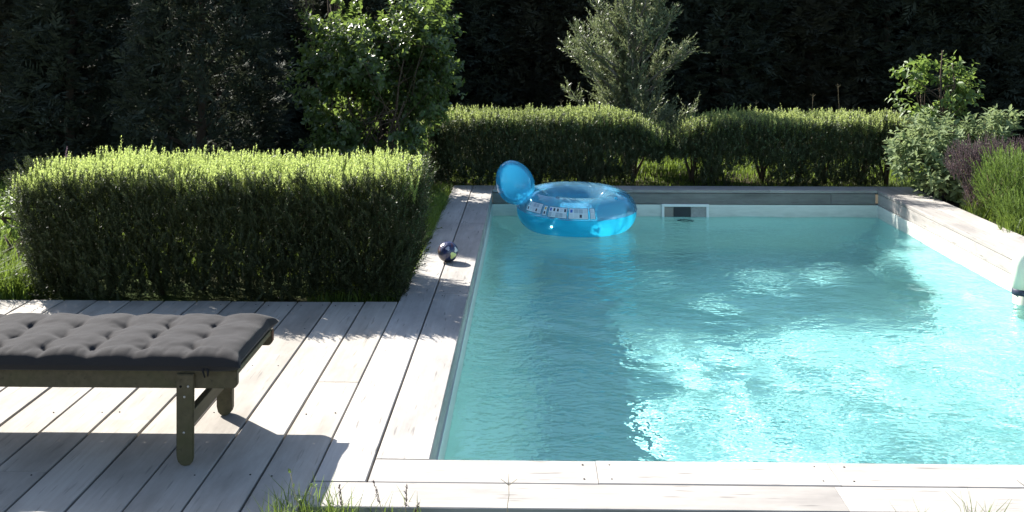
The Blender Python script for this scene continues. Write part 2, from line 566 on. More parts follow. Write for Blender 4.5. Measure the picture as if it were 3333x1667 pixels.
for i in range(2, 9):                                # screw rows of the deck boards
    for y in (3.02, 3.60, 4.18, 4.76, 5.34, 5.78):
        for f in (0.2, 0.8):
            if random.random() < 0.6:                # most heads are sunk and filled with dirt
                continue
            so = link(bpy.data.objects.new('screw', sc_me), deck)
            so.location = (EDGES[i] + (EDGES[i + 1] - EDGES[i]) * f + random.uniform(-.006, .006), y + random.uniform(-.012, .012), 0.0012)

# ------------------------------------------------------------------ skimmer in the far wall
def build_skimmer():
    r = empty('skimmer', (1.515, PY1 - 0.008, -0.205))
    tag(r, 'white plastic skimmer frame set in the far pool wall at the waterline', 'skimmer')
    w, h, t = 0.232, 0.068, 0.026
    y0, y1 = -0.022, 0.0
    bevel_box('frame_top', (-w, y0, h - t), (w, y1, h), M['white_plastic'], r, 0.004)
    bevel_box('frame_side', (-w, y0, -h - 0.12), (-w + t, y1, h - t - 0.001), M['white_plastic'], r, 0.004)
    bevel_box('frame_side', (w - t, y0, -h - 0.12), (w, y1, h - t - 0.001), M['white_plastic'], r, 0.004)
    bevel_box('frame_bottom', (-w + t + 0.001, y0, -h - 0.12), (w - t - 0.001, y1, -h - 0.004), M['white_plastic'], r, 0.004)
    bevel_box('throat', (-0.115, -0.006, -h), (0.055, 0.004, h - t - 0.002), M['hole'], r, 0.0)
    bevel_box('flap', (0.058, -0.010, -h), (w - t - 0.002, -0.002, h - t - 0.002), M['fascia'], r, 0.002)
    bevel_box('jamb', (-w + t + 0.002, -0.010, -h), (-0.118, -0.002, h - t - 0.002), M['rail_wood'], r, 0.002)
    # return inlet under water: a flattened ring on the wall
    tube_obj('inlet_ring', [([(0.075 * math.cos(a) + 0.0, -0.034, -0.20 + 0.030 * math.sin(a)) for a in np.linspace(0, 6.283, 25)], [0.008] * 25)], M['hole'], r, 6)
M['rail_wood'] = plain('skimmer_jamb', (0.26, 0.23, 0.20), 0.7, 0.2)
build_skimmer()

# ------------------------------------------------------------------ sun lounger
LX, LY0, LY1 = -1.10, 3.69, 4.215          # foot end, front face and back face of the rails
def rounded_bar(name, prof, y0, y1, mat, parent, bev=0.003):
    """outline in XZ extruded along Y with softened edges"""
    bm = bmesh.new()
    vs = [bm.verts.new((x, y0, z)) for x, z in prof]
    f = bm.faces.new(vs)
    r = bmesh.ops.extrude_face_region(bm, geom=[f])
    bmesh.ops.translate(bm, vec=(0, y1 - y0, 0), verts=[v for v in r['geom'] if isinstance(v, bmesh.types.BMVert)])
    bmesh.ops.recalc_face_normals(bm, faces=bm.faces)
    es = [e for e in bm.edges if abs(e.verts[0].co.y - e.verts[1].co.y) < 1e-6]
    bmesh.ops.bevel(bm, geom=es, offset=bev, segments=2, affect='EDGES')
    return bm_obj(name, bm, mat, parent)

def cushion_mesh(x0, x1, y0, y1, zb, cols, rows, mat, name, parent, thick=0.085):
    nx, ny = int((x1 - x0) / 0.008), int((y1 - y0) / 0.008)
    u, v = np.meshgrid(np.linspace(0, 1, nx), np.linspace(0, 1, ny))
    X, Y = x0 + u * (x1 - x0), y0 + v * (y1 - y0)
    dx = np.minimum(X - x0, x1 - X)
    dy = np.minimum(Y - y0, y1 - Y)
    e = np.clip(np.minimum(dx, dy) / 0.075, 0, 1)
    ex, ey = np.clip(dx / 0.10, 0, 1), np.clip(dy / 0.07, 0, 1)
    puff = np.sqrt(1 - (1 - ex) ** 2) ** 0.8 * np.sqrt(1 - (1 - ey) ** 2) ** 0.8
    H = np.ones_like(X)
    for r in rows:                                   # shallow creases between the tufts
        cx = np.min([np.abs(X - c) for c in cols], axis=0)
        H -= 0.07 * np.exp(-((Y - r + 0.01 * np.sin(X * 30)) / 0.014) ** 2) * np.exp(-(cx / 0.06) ** 2)
        H -= 0.04 * np.exp(-((Y - r) / 0.04) ** 2)
    for c in cols:
        near = np.min([np.abs(Y - r) for r in rows], axis=0)
        H -= 0.20 * np.exp(-((X - c + 0.010 * np.sin(Y * 33 + c * 9)) / 0.008) ** 2) * (0.35 + 0.65 * np.exp(-(near / 0.045) ** 2))
        H -= 0.20 * np.exp(-((X - c) / 0.035) ** 2)
        for r in rows:
            d = np.hypot(X - c, Y - r)
            H -= 0.09 * np.exp(-(d / 0.022) ** 2) + 0.07 * np.exp(-(d / 0.05) ** 2)
    vn = VNoise(3)
    H += 0.20 * (vn(X * 11 + 40, Y * 14, 0 * X) - 0.5) + 0.06 * (vn(X * 40 + 90, Y * 40, 0 * X + 3) - 0.5)
    # small gathers along the front edge
    H -= 0.10 * np.exp(-((Y - y0 - 0.05) / 0.03) ** 2) * np.maximum(0, np.sin(X * 95)) ** 4
    zm = zb + 0.026
    top = zm + thick * 0.66 * puff * np.maximum(H, 0.12)
    bot = zm - 0.025 * np.clip(puff * 1.4, 0, 1)
    corner = (1 - ex) * (1 - ey)
    X2 = X + np.where(u > 0.5, 1, -1) * (corner * 0.012 - 0.010 * (1 - ex) * ey)
    Y2 = Y + np.where(v > 0.5, 1, -1) * (corner * 0.010 - 0.004 * (1 - ey) * ex)
    T = np.stack([X2, Y2, top], -1).reshape(-1, 3)
    B = np.stack([X2, Y2, bot], -1).reshape(-1, 3)
    i = np.arange(nx * ny).reshape(ny, nx)
    F = np.stack([i[:-1, :-1], i[:-1, 1:], i[1:, 1:], i[1:, :-1]], -1).reshape(-1, 4)
    V = np.concatenate([T, B])
    return quads_obj(name, V, np.concatenate([F, F[:, ::-1] + nx * ny]), mat, parent, smooth=True)

def fabric_mat():
    t = NT('charcoal_fabric')
    v = t.coords()
    w = t.noise(v, 420, 2)
    n = t.noise(v, 9, 4)
    c = t.mix(n, (0.016, 0.0148, 0.0145), (0.025, 0.0232, 0.0228))
    c = t.mix(t.math('MULTIPLY', w, 0.5), c, (0.034, 0.031, 0.032))
    p = t.n('BsdfPrincipled', {'Base Color': c, 'Roughness': 0.95, 'Specular IOR Level': 0.1, 'Sheen Weight': 0.08, 'Sheen Roughness': 0.5,
                              'Normal': t.bump(w, 0.3, 0.002)})
    return t.surf(p.outputs[0])
M['fabric'] = fabric_mat()
M['tie'] = plain('black_tie', (0.012, 0.012, 0.014), 0.8, 0.2)

def build_lounger():
    r = empty('sun_lounger', (0, 0, 0))
    tag(r, 'wooden sun lounger with a tufted charcoal cushion on the deck planks', 'sun lounger')
    W = M['lounger_wood']
    x_end, x_hinge = LX, -2.60
    zt, zb = 0.352, 0.284
    def rail_prof(x0, x1):
        p = [(x0, zt), (x0, zb)]
        for k in range(6):
            a = R(-90 + 90 * k / 5)
            p.append((x1 - 0.018 + 0.018 * math.cos(a), zb + 0.018 + 0.018 * math.sin(a)))
        p.append((x1, zt))
        return p
    rounded_bar('side_rail', rail_prof(-3.05, x_end), LY0, LY0 + 0.028, W, r)
    br = rounded_bar('side_rail', rail_prof(-3.05, x_end), LY1 - 0.028, LY1, W, r)
    bevel_box('rail_end', (x_end - 0.001, LY1 - 0.026, zb + 0.016), (x_end + 0.0025, LY1 - 0.002, zt - 0.003), M['rail_end'], br, 0.001, 1)
    def leg(xc, y0, y1):
        w = 0.033
        p = [(xc - w, 0.342), (xc - w, 0.040)]
        for k in range(7):
            a = R(180 + 180 * k / 6)
            p.append((xc + (w - 0.002) * math.cos(a), 0.030 + 0.030 * math.sin(a)))
        p += [(xc + w - 0.002, 0.040), (xc + w, 0.342)]
        return rounded_bar('leg', p, y0, y1, W, r)
    for xc in (-1.29, -2.88):
        lf_ = leg(xc, LY0 - 0.016, LY0 - 0.0015)
        leg(xc, LY1 - 0.068, LY1 - 0.030)
        bevel_box('stretcher', (xc - 0.014, LY0 + 0.002, 0.132), (xc + 0.014, LY1 - 0.070, 0.188), W, r, 0.003)
        for sx, sz in ((-0.016, 0.297), (0.012, 0.297), (-0.002, 0.258), (-0.004, 0.125)):
            bm = bmesh.new()
            bmesh.ops.create_uvsphere(bm, u_segments=10, v_segments=6, radius=0.0048)
            bmesh.ops.scale(bm, vec=(1, 0.4, 1), verts=bm.verts)
            s = bm_obj('screw', bm, M['screw'] if sx != -0.016 else M['dark'], lf_, smooth=True)
            s.location = (xc + sx, LY0 - 0.0165, sz)
    k = 0
    x = x_end - 0.003
    while x > -2.56:
        bevel_box('slat', (x - 0.062, LY0 + 0.030, 0.330), (x, LY1 - 0.030, 0.351), W, r, 0.003)
        x -= 0.084
    # raised backrest beyond the picture's left edge
    piv = Vector((x_hinge, 0, 0.352))
    ang = R(74)
    ca, sa = math.cos(ang), math.sin(ang)
    for y in (LY0 + 0.045, LY1 - 0.075):
        V, F = tube_mesh([([(piv.x, y, piv.z), (piv.x - 0.92 * ca, y, piv.z + 0.92 * sa)], [0.020, 0.020])], 6)
        mesh_obj('backrest_rail', V, F, W, r)
    for q in range(10):
        d = 0.05 + q * 0.09
        o = bevel_box('backrest_slat', (-0.031, LY0 + 0.032, -0.009), (0.031, LY1 - 0.032, 0.009), W, r, 0.003)
        o.location = (piv.x - d * ca + 0.022 * sa, (LY0 + LY1) / 2, piv.z + d * sa + 0.022 * ca)
        o.rotation_euler = (0, ang, 0)
    cols = [-1.291 - 0.1875 * k for k in range(7)]
    rows = [3.755, 3.890, 4.030]
    cu = cushion_mesh(-2.60, -1.085, 3.655, 4.207, 0.353, cols, rows, M['fabric'], 'cushion', r, 0.073)
    for xx in (-1.215, -2.05):
        tube_obj('tie', [([(xx, 3.672, 0.375), (xx - 0.004, 3.660, 0.362), (xx + 0.003, 3.664, 0.335)], [0.004, 0.0045, 0.003]),
                         ([(xx + 0.006, 3.672, 0.375), (xx + 0.016, 3.660, 0.360), (xx + 0.014, 3.664, 0.340)], [0.004, 0.005, 0.003])], M['tie'], cu, 6)
    b = cushion_mesh(0.0, 0.96, 3.655, 4.207, 0.0, [0.1 + 0.19 * k for k in range(4)], rows, M['fabric'], 'back_cushion', r)
    b.matrix_world = Matrix.Translation(piv + Vector((0.035, 0, 0.01))) @ Matrix.Rotation(-(math.pi - ang), 4, 'Y') @ Matrix.Scale(-1, 4, (0, 0, 1))
build_lounger()

# ------------------------------------------------------------------ ball on the coping
def ball_mat():
    t = NT('ball_panels')
    v = t.coords()
    vo = t.n('TexVoronoi', {'Vector': v, 'Scale': 15.0})
    sep = t.n('SeparateColor', {0: vo.outputs['Color']})
    c = t.ramp(sep.outputs[0], [(0.0, (0.010, 0.016, 0.055)), (0.45, (0.014, 0.022, 0.075)), (0.62, (0.085, 0.012, 0.018)), (0.80, (0.012, 0.014, 0.03))])
    p = t.n('BsdfPrincipled', {'Base Color': c, 'Roughness': 0.28, 'Specular IOR Level': 0.6, 'Coat Weight': 0.3})
    return t.surf(p.outputs[0])
def build_ball():
    r = 0.0713
    bm = bmesh.new()
    bmesh.ops.create_icosphere(bm, subdivisions=5, radius=r)
    # stitched seams of a 32-panel ball: dents along the borders of the panels
    phi = (1 + 5 ** 0.5) / 2
    cen = []
    for a in (-1, 1):
        for b in (-phi, phi):
            cen += [(0, a, b), (a, b, 0), (b, 0, a)]
    hexa = []
    for a in (-1, 1):
        for b in (-1, 1):
            for c in (-1, 1):
                hexa.append((a, b, c))
    for a in (-1 / phi, 1 / phi):
        for b in (-phi, phi):
            hexa += [(0, a, b), (a, b, 0), (b, 0, a)]
    A = unit(np.array(cen + hexa, float))
    W = np.array([1.0] * 12 + [0.985] * 20)
    for v in bm.verts:
        n = np.array(v.co.normalized())
        d = np.sort(np.arccos(np.clip(A @ n, -1, 1)) * np.array([1.12] * 12 + [1.0] * 20))
        v.co *= 1 - 0.022 * math.exp(-((d[1] - d[0]) / 0.05) ** 2)
    o = bm_obj('ball', bm, ball_mat(), smooth=True)
    o.location = (-0.578, 6.85, r)
    o.rotation_euler = (0.4, 0.9, 0.3)
    tag(o, 'small dark blue and maroon football lying on the pool coping', 'ball')
    # pale printed patches
    for (dx, dy, dz), s, col in (((0.55, -0.75, -0.18), 0.34, (0.55, 0.60, 0.22)), ((0.82, -0.45, 0.30), 0.26, (0.50, 0.50, 0.48)), ((0.05, -0.85, 0.50), 0.20, (0.30, 0.32, 0.42))):
        d = Vector((dx, dy, dz)).normalized()
        u = d.orthogonal().normalized()
        w = d.cross(u)
        V, F = [], []
        nr, na = 4, 14
        for i in range(nr + 1):
            for k in range(na):
                a = 2 * math.pi * k / na
                rr = s * i / nr * (1 + 0.25 * math.sin(3 * a + s * 20))
                p = (d + (u * math.cos(a) + w * math.sin(a)) * rr).normalized() * (r * 1.004)
                V.append(p)
        for i in range(nr):
            for k in range(na):
                F.append((i * na + k, i * na + (k + 1) % na, (i + 1) * na + (k + 1) % na, (i + 1) * na + k))
        pm = plain('ball_print', col, 0.3, 0.5, var=0.1)
        p = mesh_obj('printed_patch', V, F, pm, o, smooth=True)
        p.matrix_parent_inverse = o.matrix_basis.inverted()
        p.location = o.location
build_ball()

# ------------------------------------------------------------------ inflatable ring
def vinyl(name, tint, body, amount, rough=0.05):
    t = NT(name)
    n = t.noise(t.coords((1, 1, 1)), 7.0, 3)
    b = t.bump(n, 0.10, 0.03)
    fr = t.n('LayerWeight', {'Blend': 0.22, 'Normal': b})
    tr = t.n('BsdfTransparent', {'Color': tint})
    df = t.n('BsdfDiffuse', {'Color': body, 'Normal': b})
    tl = t.n('BsdfTranslucent', {'Color': body, 'Normal': b})
    dd = t.n('MixShader', {0: 0.5, 1: df.outputs[0], 2: tl.outputs[0]})
    m1 = t.n('MixShader', {0: amount, 1: tr.outputs[0], 2: dd.outputs[0]})
    gl = t.n('BsdfGlossy', {'Color': (1, 1, 1), 'Roughness': rough, 'Normal': b})
    fac = t.math('MULTIPLY', fr.outputs['Fresnel'], 1.0)
    m2 = t.n('MixShader', {0: fac, 1: m1.outputs[0], 2: gl.outputs[0]})
    return t.surf(m2.outputs[0])
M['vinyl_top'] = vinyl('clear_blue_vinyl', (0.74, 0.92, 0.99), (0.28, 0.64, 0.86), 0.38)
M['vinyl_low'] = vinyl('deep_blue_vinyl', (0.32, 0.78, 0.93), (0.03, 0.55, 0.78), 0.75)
M['vinyl_head'] = vinyl('headrest_vinyl', (0.50, 0.82, 0.95), (0.08, 0.52, 0.78), 0.60)
M['label_white'] = plain('label_print_white', (0.52, 0.63, 0.68), 0.35, 0.4, var=0.1, scale=30)
M['label_grey'] = plain('label_print_grey', (0.30, 0.40, 0.46), 0.35, 0.4, var=0.2, scale=40)
M['label_ink'] = plain('label_print_ink', (0.025, 0.035, 0.06), 0.4, 0.4)
M['label_blue'] = plain('label_print_blue', (0.02, 0.10, 0.42), 0.4, 0.4)
M['label_yellow'] = plain('label_print_yellow', (0.55, 0.40, 0.08), 0.4, 0.4)

def build_ring():
    root = empty('inflatable_ring', (0.418, 9.345, WZ - 0.012))
    root.rotation_euler = (R(4.0), R(1.0), R(0))
    tag(root, 'transparent blue inflatable swim ring with round headrest floating by the far wall', 'swim ring')
    RX, RY, t = 0.385, 0.335, 0.178
    vn = VNoise(5)
    def P(a, b, k=1.0):
        """a: around the ring, b: around the tube, 0 = outward, 90 = up"""
        c = Vector((RX * math.cos(a), RY * math.sin(a), t))
        out = Vector((math.cos(a), math.sin(a), 0))
        rr = t * k * (1 + 0.012 * math.sin(a * 9 + 1) * max(0, -math.cos(b)))
        return c + out * (rr * math.cos(b)) + Vector((0, 0, 1.04 * rr * math.sin(b)))
    def skin(name, b0, b1, mat, nb=22, na=96):
        V = [P(2 * math.pi * i / na, b0 + (b1 - b0) * j / nb) for i in range(na) for j in range(nb + 1)]
        F = []
        for i in range(na):
            for j in range(nb):
                a, b = i * (nb + 1) + j, ((i + 1) % na) * (nb + 1) + j
                F.append((a, b, b + 1, a + 1))
        return mesh_obj(name, V, F, mat, root, smooth=True)
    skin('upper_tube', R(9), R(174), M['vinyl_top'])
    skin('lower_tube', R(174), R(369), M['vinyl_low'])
    for b in (R(9), R(174)):
        tube_obj('seam', [([P(2 * math.pi * i / 96, b, 1.005) for i in range(97)], [0.0028] * 97)], M['vinyl_top'], root, 5)
    # headrest: an egg-shaped chamber beside the ring
    bm = bmesh.new()
    bmesh.ops.create_uvsphere(bm, u_segments=48, v_segments=32, radius=1.0)
    for v in bm.verts:
        v.co.x *= 1 - 0.10 * v.co.z
        v.co.y *= 1 - 0.10 * v.co.z
        v.co = Vector((v.co.x * 0.178, v.co.y * 0.20, v.co.z * 0.212))
    h = bm_obj('headrest', bm, M['vinyl_head'], root, smooth=True)
    h.location = (-0.585, -0.02, 0.430)
    h.rotation_euler = (0, R(-24), 0)
    tube_obj('valve', [([P(R(-40), R(70), 0.99), P(R(-40), R(70), 1.05), P(R(-40), R(70), 1.07)], [0.016, 0.014, 0.010])], M['vinyl_head'], root, 10)
    # printed warning panels along the near side
    def patch(parent, name, a0, a1, b0, b1, mat, k):
        na, nb = max(2, int(abs(a1 - a0) / R(3)) + 1), max(2, int(abs(b1 - b0) / R(4)) + 1)
        V, F = [], []
        for i in range(na + 1):
            for j in range(nb + 1):
                V.append(P(a0 + (a1 - a0) * i / na, b0 + (b1 - b0) * j / nb, k))
        for i in range(na):
            for j in range(nb):
                q = i * (nb + 1) + j
                F.append((q, q + nb + 1, q + nb + 2, q + 1))
        return mesh_obj(name, V, F, mat, parent, smooth=True)
    def A(x):                                          # x from 0 to 1 along the strip
        return R(-148 + 76 * x)
    panels = [(0.00, 0.265, 17, 47), (0.285, 0.345, 15, 44), (0.365, 0.615, 13, 44), (0.630, 0.875, 13, 44), (0.895, 0.965, 13, 44)]
    for pi, (s, e, b0, b1) in enumerate(panels):
        p = patch(root, 'warning_panel', A(s), A(e), R(b0), R(b1), M['label_ink'], 1.006)
        f = 0.006
        patch(p, 'panel_face', A(s + f), A(e - f), R(b0 + 1.2), R(b1 - 1.2), M['label_white'], 1.010)
        cells = max(1, round((e - s) / 0.055))
        for c in range(cells):
            for rr in range(2):
                cs, ce = s + f + (e - s - 2 * f) * c / cells, s + f + (e - s - 2 * f) * (c + 1) / cells
                w = ce - cs
                lo = b0 + 2 + (b1 - b0 - 4) * rr / 2
                hi = b0 + 2 + (b1 - b0 - 4) * (rr + 1) / 2
                key = (pi * 7 + c * 3 + rr * 5) % 9
                if pi == 1 and rr == 1:
                    mt = M['label_yellow']
                elif (pi in (2, 3)) and c == 0 and rr == 1:
                    mt = M['label_blue']
                elif key in (0, 4, 7):
                    mt = M['label_ink']
                elif key in (2, 5):
                    mt = M['label_grey']
                else:
                    mt = None
                if mt is None:
                    for q in range(3):
                        z = lo + (hi - lo) * (0.2 + 0.25 * q)
                        patch(p, 'print_line', A(cs + w * 0.12), A(ce - w * 0.15), R(z), R(z + 0.9), M['label_grey'], 1.014)
                elif mt == M['label_grey']:
                    patch(p, 'print_block', A(cs + w * 0.05), A(ce - w * 0.05), R(lo + 1), R(hi - 1), mt, 1.014)
                else:
                    patch(p, 'pictogram', A(cs + w * 0.25), A(ce - w * 0.25), R(lo + 2.5), R(hi - 2.5), mt, 1.014)
build_ring()

# ------------------------------------------------------------------ resin pipe hooked over the right-hand coping
def build_pipe():
    r = empty('pool_pipe', (3.345, 6.86, 0))
    tag(r, 'cream resin elbow pipe with a navy band hooked over the sunlit coping', 'pipe')
    rad = 0.058
    pts, rr = [(0, 0, WZ - 0.30), (0, 0, -0.178)], [rad * 0.93] * 2
    tube_obj('riser', [(pts, rr)], M['resin'], r, 24)
    tube_obj('band', [([(0, 0, -0.205), (0, 0, -0.202), (0, 0, -0.165), (0, 0, -0.162)], [rad * 0.97, rad * 1.05, rad * 1.05, rad * 0.97])], M['black_rubber'], r, 24)
    arc, ar = [(0, 0, -0.186)], [rad]
    for k in range(11):
        a = R(180 - 90 * k / 10)
        arc.append((0.075 + 0.075 * math.cos(a), 0, -0.005 + 0.075 * math.sin(a)))
        ar.append(rad)
    arc += [(0.34, 0, 0.070), (0.345, 0, 0.070)]
    ar += [rad, rad * 0.9]
    el = tube_obj('elbow', [(arc, ar)], M['resin'], r, 24)
    for dx in (0.02, 0.034, 0.048):
        tube_obj('screw', [([(0.055 + dx, -rad * 0.99, 0.028), (0.055 + dx, -rad * 1.03, 0.028)], [0.004, 0.003])], M['dark'], el, 8)
    tube_obj('back_pipe', [([(0.052, 0.10, WZ - 0.30), (0.052, 0.10, 0.035)], [0.028, 0.028])], M['white_plastic'], r, 16)
    tube_obj('outer_leg', [([(0.33, 0, 0.07), (0.40, 0, 0.06), (0.44, 0, 0.0), (0.44, 0, -0.07)], [rad, rad, rad, rad])], M['resin'], r, 24)
build_pipe()

# ------------------------------------------------------------------ vegetation
def sprigs(B, U, Ln, m, needle, width, spread=0.62, jitter=0.12):
    """needles set round each upright stem: bases B, directions U, stem lengths Ln"""
    n = len(B)
    t = (np.arange(m)[None, :] + rng.random((n, m))) / m
    ang = np.arange(m)[None, :] * 2.4 + rng.random((n, 1)) * 6.28
    ref = np.where(np.abs(U[:, 2:3]) < 0.9, np.array([[0, 0, 1.0]]), np.array([[1.0, 0, 0]]))
    E1 = unit(np.cross(U, ref))
    E2 = np.cross(U, E1)
    rad = E1[:, None, :] * np.cos(ang)[..., None] + E2[:, None, :] * np.sin(ang)[..., None]
    P = B[:, None, :] + U[:, None, :] * (t * Ln[:, None])[..., None]
    lean = (1.0 - 0.55 * t)[..., None] * spread
    D = unit(U[:, None, :] * 0.8 + rad * lean + rng.normal(size=(n, m, 3)) * jitter)
    N = unit(np.cross(D, np.cross(U[:, None, :] + 0 * D, D)) + 1e-6)
    L = needle * (1.15 - 0.55 * t) * rng.uniform(0.75, 1.2, (n, m))
    V, F = kites(P.reshape(-1, 3), D.reshape(-1, 3), N.reshape(-1, 3), L.ravel(), np.full(n * m, width) * rng.uniform(0.8, 1.25, n * m), 0.2, 0.5)
    q = np.repeat(rng.random(n), m) * 0.55 + rng.random(n * m) * 0.45
    return V, F, np.clip(q * (0.55 + 0.6 * t.ravel()), 0, 1)

def join(parts):
    V, F, Q = [], [], []
    o = 0
    for v, f, q in parts:
        V.append(v); F.append(f + o); Q.append(q)
        o += len(v)
    return np.concatenate(V), np.concatenate(F), np.concatenate(Q)

def hedge(name, label, x0, x1, y0, y1, zt, mat, seed, dens=1.0, needle=0.026, width=0.0042, m=30, holes=0.47, group=None, zg=-0.05, dips=(), nstem=9, old='rosemary_old_shaded', gaps=()):
    vn = VNoise(seed)
    root = empty(name, ((x0 + x1) / 2, (y0 + y1) / 2, zg))
    tag(root, label, 'hedge', group)
    inv = Matrix.Translation(root.location).inverted()
    w, d = x1 - x0, y1 - y0
    def top(x, y):
        h = zt + 0.035 * (vn(x * 1.7, y * 1.7, 0 * x) - 0.5) + 0.07 * (vn(x * 6, y * 6, 0 * x + 5) - 0.5)
        e = np.minimum(np.minimum(x - x0, x1 - x) / 0.22, 1)
        h -= 0.02 * (1 - np.clip(e, 0, 1)) ** 3
        f = np.clip((y - y0) / 0.16, 0, 1)
        h -= 0.03 * (1 - f) ** 2
        for cx, wd, dp in dips:
            h -= dp * np.exp(-((x - cx) / wd) ** 2)
        return h
    def lift(U, s):
        return unit(U + rng.normal(size=U.shape) * s)
    parts = []
    # crown: upright shoots
    n = int(w * d * 1750 * dens)
    x, y = rng.uniform(x0 - 0.10, x1 + 0.10, n), rng.uniform(y0 - 0.05, y1, n)
    Ln = rng.uniform(0.08, 0.16, n) + 0.10 * (rng.random(n) ** 6)
    B = np.stack([x, y, top(x, y) - Ln * rng.uniform(0.45, 0.95, n)], 1)
    parts.append(sprigs(B, lift(np.tile([0.03, -0.02, 1.0], (n, 1)), 0.14), Ln, m, needle, width * 1.75, spread=0.85))
    tips, parts = parts, []
    # faces: front, back and both ends
    def face(n, px, py, ox, oy, mm):
        z = zg + 0.005 + (zt - zg - 0.02) * rng.random(n)
        bulge = 0.08 * (vn(px * 3.5, py * 3.5, z * 3.5) - 0.5) * 2 + 0.03 * np.sin(z / zt * 3.1) + (0.12 if ox else 0.05) * np.clip(z / zt, 0, 1) ** 2 - 0.05 * np.clip(1 - z / 0.12, 0, 1)
        dep = rng.random(n) ** 2 * 0.16
        X = px + ox * (bulge - dep)
        Y = py + oy * (bulge - dep)
        keep = z < top(np.clip(X, x0, x1), np.clip(Y, y0, y1)) - 0.02
        hole = vn(X * 7 + 11, Y * 7, z * 7) * 0.65 + vn(X * 15, Y * 15, z * 15 + 9) * 0.35
        keep &= hole > holes - 0.40 + (holes - 0.30) * 0.9 * np.clip(1 - np.abs(z - 0.10) / 0.22, 0, 1)
        for g0, g1, gz in gaps:
            keep &= ~((X > g0) & (X < g1) & (z < gz * (0.75 + 0.5 * vn(X * 9, Y * 9, z * 0 + 2))))
        B = np.stack([X, Y, z], 1)[keep]
        k = len(B)
        U = lift(np.tile([ox * 0.40, oy * 0.40, 1.0], (k, 1)), 0.34)
        parts.append(sprigs(B, U, rng.uniform(0.06, 0.14, k), mm, needle, width * 1.5, spread=0.95))
    n = int(w * zt * 2500 * dens)
    face(n, rng.uniform(x0 - 0.04, x1 + 0.04, n), np.full(n, y0), 0, -1, int(m * 0.85))
    n = int(w * zt * 700 * dens)
    face(n, rng.uniform(x0, x1, n), np.full(n, y1), 0, 1, int(m * 0.7))
    n = int(d * zt * 1900 * dens)
    face(n, np.full(n, x0), rng.uniform(y0, y1, n), -1, 0, int(m * 0.85))
    face(n, np.full(n, x1), rng.uniform(y0, y1, n), 1, 0, int(m * 0.85))
    # interior
    n = int(w * d * zt * 4200 * dens)
    B = np.stack([rng.uniform(x0, x1, n), rng.uniform(y0, y1, n), zg + 0.02 + (zt - zg - 0.12) * rng.random(n)], 1)
    hole = vn(B[:, 0] * 5, B[:, 1] * 5, B[:, 2] * 5)
    B = B[hole > holes - 0.26 + (holes - 0.35) * np.clip(1 - B[:, 2] / (zt * 0.7), 0, 1)]
    for g0, g1, gz in gaps:
        B = B[~((B[:, 0] > g0) & (B[:, 0] < g1) & (B[:, 2] < gz))]
    parts.append(sprigs(B, lift(np.tile([0, 0, 1.0], (len(B), 1)), 0.3), rng.uniform(0.10, 0.2, len(B)), int(m * 0.5), needle * 1.2, width * 1.3))
    V, F, Q = join(tips)
    quads_obj('shoot_tips', V - np.array(root.location), F, mat, root, Q)
    V, F, Q = join(parts)
    quads_obj('foliage', V - np.array(root.location), F, M[old], root, Q)
    # woody stems, each a forked bush trunk
    for k in range(nstem):
        cx = x0 + w * (k + 0.5 + random.uniform(-0.42, 0.42)) / nstem - root.location.x
        cy = random.uniform(-0.08, 0.2)
        paths = []
        for b in range(5):
            a = random.uniform(0, 6.28)
            sp = min(random.uniform(0.10, 0.36), w / 2 - abs(cx) + 0.02)
            h1 = zt * random.uniform(0.55, 0.9) - zg
            pts = [(cx, cy, -0.02)]
            for q in range(1, 5):
                f = q / 4
                pts.append((cx + math.cos(a) * sp * f ** 1.2 + random.uniform(-.015, .015), cy + math.sin(a) * sp * 0.7 * f ** 1.2, h1 * f))
            r0 = random.uniform(0.010, 0.020)
            paths.append((pts, [r0, r0 * 0.85, r0 * 0.65, r0 * 0.45, r0 * 0.25]))
        tube_obj('stem', paths, M['bark'], root, 6)
    return root

hedge('rosemary_hedge', 'clipped rosemary hedge with sunlit tips running along the deck behind the lounger', -3.00, -0.785, 5.91, 6.58, 0.735, M['rosemary'], 21, 1.05, nstem=9, holes=0.40)
hedge('rosemary_hedge', 'rosemary hedge behind the inflatable ring, under the large leafy bush', -1.05, 1.29, 10.22, 10.86, 0.675, M['rosemary_far'], 22, 0.72, needle=0.036, width=0.0068, m=18, nstem=7, holes=0.50, old='rosemary_old_shaded_far', dips=((1.32, 0.20, 0.12),), gaps=((1.05, 1.45, 0.20),))
hedge('rosemary_hedge', 'low rosemary hedge behind the skimmer, reaching the green shrubs', 1.52, 3.86, 10.22, 10.86, 0.640, M['rosemary_far'], 23, 0.72, needle=0.036, width=0.0068, m=18, nstem=7, holes=0.56, old='rosemary_old_shaded_far', dips=((1.46, 0.20, 0.12),), gaps=((1.40, 1.75, 0.20), (2.06, 2.42, 0.13), (3.60, 3.95, 0.19)))

def limb(base, top, r0, r1, n=6, wob=0.05):
    b, t = Vector(base), Vector(top)
    pts, rr = [], []
    for i in range(n):
        f = i / (n - 1)
        p = b.lerp(t, f)
        if 0 < i < n - 1:
            p += Vector((random.uniform(-wob, wob), random.uniform(-wob, wob), 0))
        pts.append(p)
        rr.append(r0 + (r1 - r0) * f)
    return pts, rr

